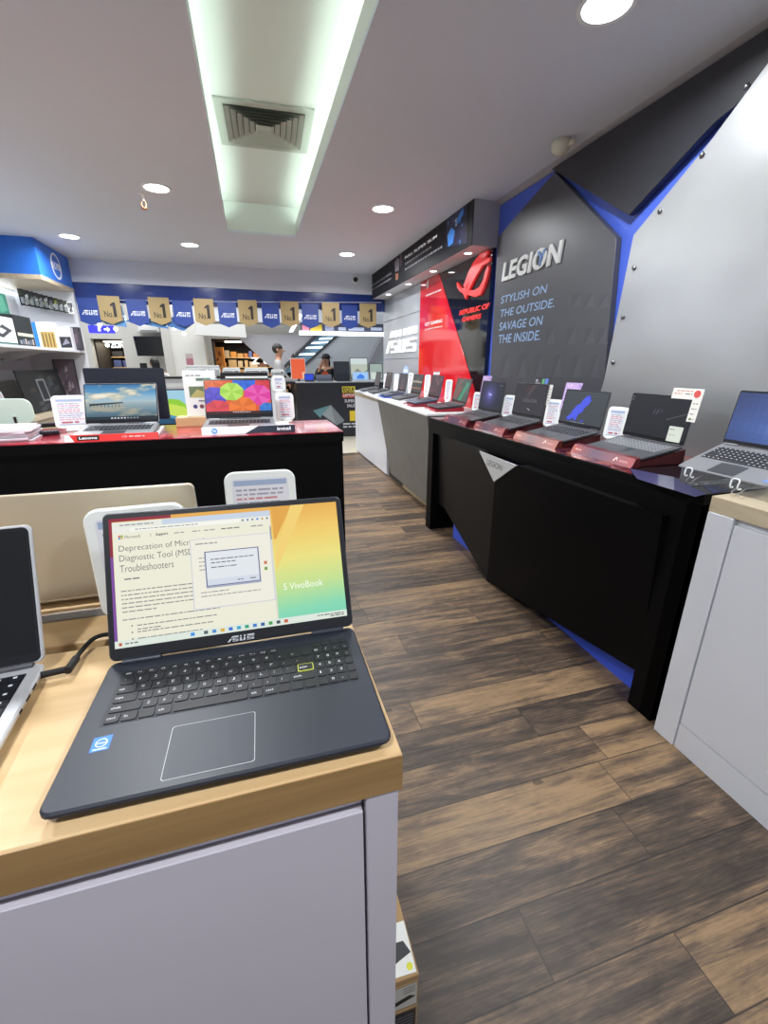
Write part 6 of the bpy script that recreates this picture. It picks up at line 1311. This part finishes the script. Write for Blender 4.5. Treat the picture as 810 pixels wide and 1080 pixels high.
def person(label, loc, rz, H, top, legs, arms, extra=None, cap=None, long_hair=False):
    T = thing('person', label, 'person', loc, rz); s = H / 1.70
    J = dict(pel=(0, 0, .93), wai=(0, 0, 1.06), che=(0, -.01, 1.28), nek=(0, 0, 1.42), hd0=(0, -.015, 1.49), hd1=(0, -.02, 1.58), hd2=(0, -.01, 1.655))
    names = list(J); V = [J[n] for n in names]; E = [(i, i+1) for i in range(6)]; rad = [(.155, .11), (.13, .10), (.16, .105), (.055, .055), (.062, .07), (.078, .095), (.06, .075)]
    for sx, A in ((-1, arms[0]), (1, arms[1])):
        b = len(V); V += [(sx*.13, 0, 1.38), (sx*.19, .0, 1.36)] + list(A[:2]); E += [(2, b), (b, b+1), (b+1, b+2), (b+2, b+3)]; rad += [.06, .052, .04, .028]
        el, wr = Vector(A[0]), Vector(A[1]); d = (wr - el).normalized(); side = d.orthogonal().normalized(); hand = wr + d * .09
        V.append(tuple(wr + d*.05)); E.append((b+3, b+4)); rad.append((.036, .022)); pm = b + 4
        up = d.cross(side)
        for f, (off, ln) in enumerate(((-.028, .062), (-.009, .075), (.010, .072), (.028, .058))):
            k = len(V); V += [tuple(wr + d*.10 + side*off), tuple(wr + d*(.10 + ln*.55) + side*off + up*.012), tuple(wr + d*(.10 + ln*.9) + side*off + up*.035)]; E += [(pm, k), (k, k+1), (k+1, k+2)]; rad += [.0095, .0085, .007]
        k = len(V); V += [tuple(wr + d*.05 - side*.045 + up*.01), tuple(wr + d*.085 - side*.05 + up*.03)]; E += [(pm, k), (k, k+1)]; rad += [.011, .009]
        b2 = len(V); V += [(sx*.09, 0, .86), (sx*.10, -.01, .48), (sx*.10, .01, .08), (sx*.10, -.05, .04), (sx*.10, -.16, .03)]; E += [(0, b2)] + [(b2+i, b2+i+1) for i in range(4)]; rad += [.085, .06, .042, .045, .035]
    V = [tuple(Vector(v) * s) for v in V]; rad = [tuple(x*s for x in r) if isinstance(r, tuple) else r*s for r in rad]
    skin('body', T, V, E, rad, m_skin)
    # clothes follow the body
    tv = [(0, 0, .88), (0, 0, 1.06), (0, -.01, 1.28), (0, 0, 1.40)]; te = [(0, 1), (1, 2), (2, 3)]; tr = [(.172, .125), (.15, .118), (.178, .122), (.085, .08)]
    for sx, A in ((-1, arms[0]), (1, arms[1])):
        b = len(tv); el = Vector(A[0]); wr = Vector(A[1]); tv += [(sx*.13, 0, 1.375), (sx*.19, 0, 1.36), tuple(el), tuple(el + (wr - el) * A[2])]; te += [(2, b), (b, b+1), (b+1, b+2), (b+2, b+3)]; tr += [.074, .066, .054, .044]
    skin('shirt', T, [tuple(Vector(v)*s) for v in tv], te, [tuple(x*s for x in r) if isinstance(r, tuple) else r*s for r in tr], top)
    lv = [(0, 0, .93), (0, 0, .86)]; le = [(0, 1)]; lr = [(.168, .122), (.16, .118)]
    for sx in (-1, 1): b = len(lv); lv += [(sx*.09, 0, .82), (sx*.10, -.01, .48), (sx*.10, .01, .10)]; le += [(1, b), (b, b+1), (b+1, b+2)]; lr += [.098, .075, .062]
    skin('trousers', T, [tuple(Vector(v)*s) for v in lv], le, [tuple(x*s for x in r) if isinstance(r, tuple) else r*s for r in lr], legs)
    for sx in (-1, 1): g = G(M=Matrix.Scale(s, 4)); ell(g, (sx*.10, -.07, .045), (.048, .135, .045), M_rubber); g.build('shoe', T)
    g = G(M=Matrix.Scale(s, 4)); ell(g, (0, .008, 1.60), (.088, .103, .098), m_hair, 14, 10, lambda c: c[2] > 1.60 or c[1] > .0)
    if long_hair: ell(g, (0, .055, 1.50), (.085, .055, .14), m_hair)
    g.build('hair', T)
    g = G(M=Matrix.Scale(s, 4)); mw = mat('eye_white', 'e8e4de', .3); mi = mat('eye_dark', '1a1310', .3)
    for sx in (-1, 1): ell(g, (sx*.031, -.107, 1.585), (.013, .008, .008), mw, 8, 6); ell(g, (sx*.031, -.1135, 1.585), (.005, .003, .006), mi, 8, 6); ell(g, (sx*.081, .0, 1.575), (.012, .022, .03), m_skin, 8, 6); g.box(sx*.031 - .016, sx*.031 + .016, -.112, -.104, 1.602, 1.607, m_hair)
    ell(g, (0, -.122, 1.562), (.013, .018, .024), m_skin, 8, 6); ell(g, (0, -.106, 1.525), (.024, .008, .007), mat('lips', '9a5a50', .4), 8, 6); g.build('face', T)
    if cap:
        g = G(M=Matrix.Scale(s, 4)); ell(g, (0, .0, 1.625), (.098, .112, .085), cap, 16, 10, lambda c: c[2] > 1.615); g.at(Matrix.Scale(s, 4) @ Matrix.Translation((0, -.02, 1.618))).prism([(.15*math.cos(a) , .15*math.sin(a)*1.15) for a in [2*math.pi*k/20 for k in range(20)]], -.006, .006, cap, .003); g.build('hat', T)
    if extra: extra(T, s)
    return T
m_blk = mat('black_cloth', '17171b', .8); m_wht = mat('white_cloth', 'd8d6d4', .8); m_gry = mat('grey_cloth', 'b9b7b8', .8); m_dkt = mat('dark_trousers', '23242c', .8)
relax = ((-.24, -.06, 1.12), (-.20, -.20, .95), .9), ((.24, -.06, 1.12), (.20, -.20, .95), .9)
def orange(T, s):
    g = G(M=Matrix.Scale(s, 4) @ FRONT((0, -.135, 0))); mo = mat('orange_cloth', 'd8562c', .8)
    g.prism([(-.10, 1.02), (.10, 1.02), (.12, 1.24), (.03, 1.33), (-.06, 1.30), (-.12, 1.2)], -.02, .012, mo, .006); g.build('orange_bib', T)
hx = ay(343.5, 372, 9.98)
person('person in a black brimmed hat and orange-fronted black top, hand raised to the chin', (hx.x, 9.98, 0), R(-25), hx.z - .02, m_blk, m_blk, (((-.23, -.10, 1.14), (-.08, -.20, 1.40), .75), relax[1]), orange, m_blk, True)
hx = ay(292.5, 362, 10.1)
person('dark-haired person in a pale grey shirt standing sideways in front of the escalator', (hx.x, 10.1, 0), R(80), hx.z, m_gry, m_dkt, relax)
hx = ay(161, 376.5, 9.1)
person('dark-haired person in a white shirt behind the small monitors, under the wall television', (hx.x, 9.2, 0), R(5), hx.z, m_wht, m_dkt, relax)
# ================================================================== LIGHT AND VIEW
def area(name, loc, power, sx, sy, rot=(0, 0, 0), col=(.96, .98, 1)):
    l = bpy.data.lights.new(name, 'AREA'); l.shape = 'RECTANGLE'; l.size = sx; l.size_y = sy; l.energy = power; l.color = col
    o = bpy.data.objects.new(name, l); COL.objects.link(o); o.location = loc; o.rotation_euler = rot; return o
area('mall_ceiling_light', (-1, 9.6, 4.45), 330, 6, 3.5)
w = bpy.data.worlds.new('world'); SC.world = w; w.use_nodes = True
w.node_tree.nodes['Background'].inputs['Color'].default_value = lin('e6ecf6'); w.node_tree.nodes['Background'].inputs['Strength'].default_value = 0.5
SC.view_settings.view_transform = 'Standard'; SC.view_settings.look = 'None'; SC.view_settings.gamma = 1.0; SC.view_settings.use_curve_mapping = False
SC.view_settings.exposure = 0.0
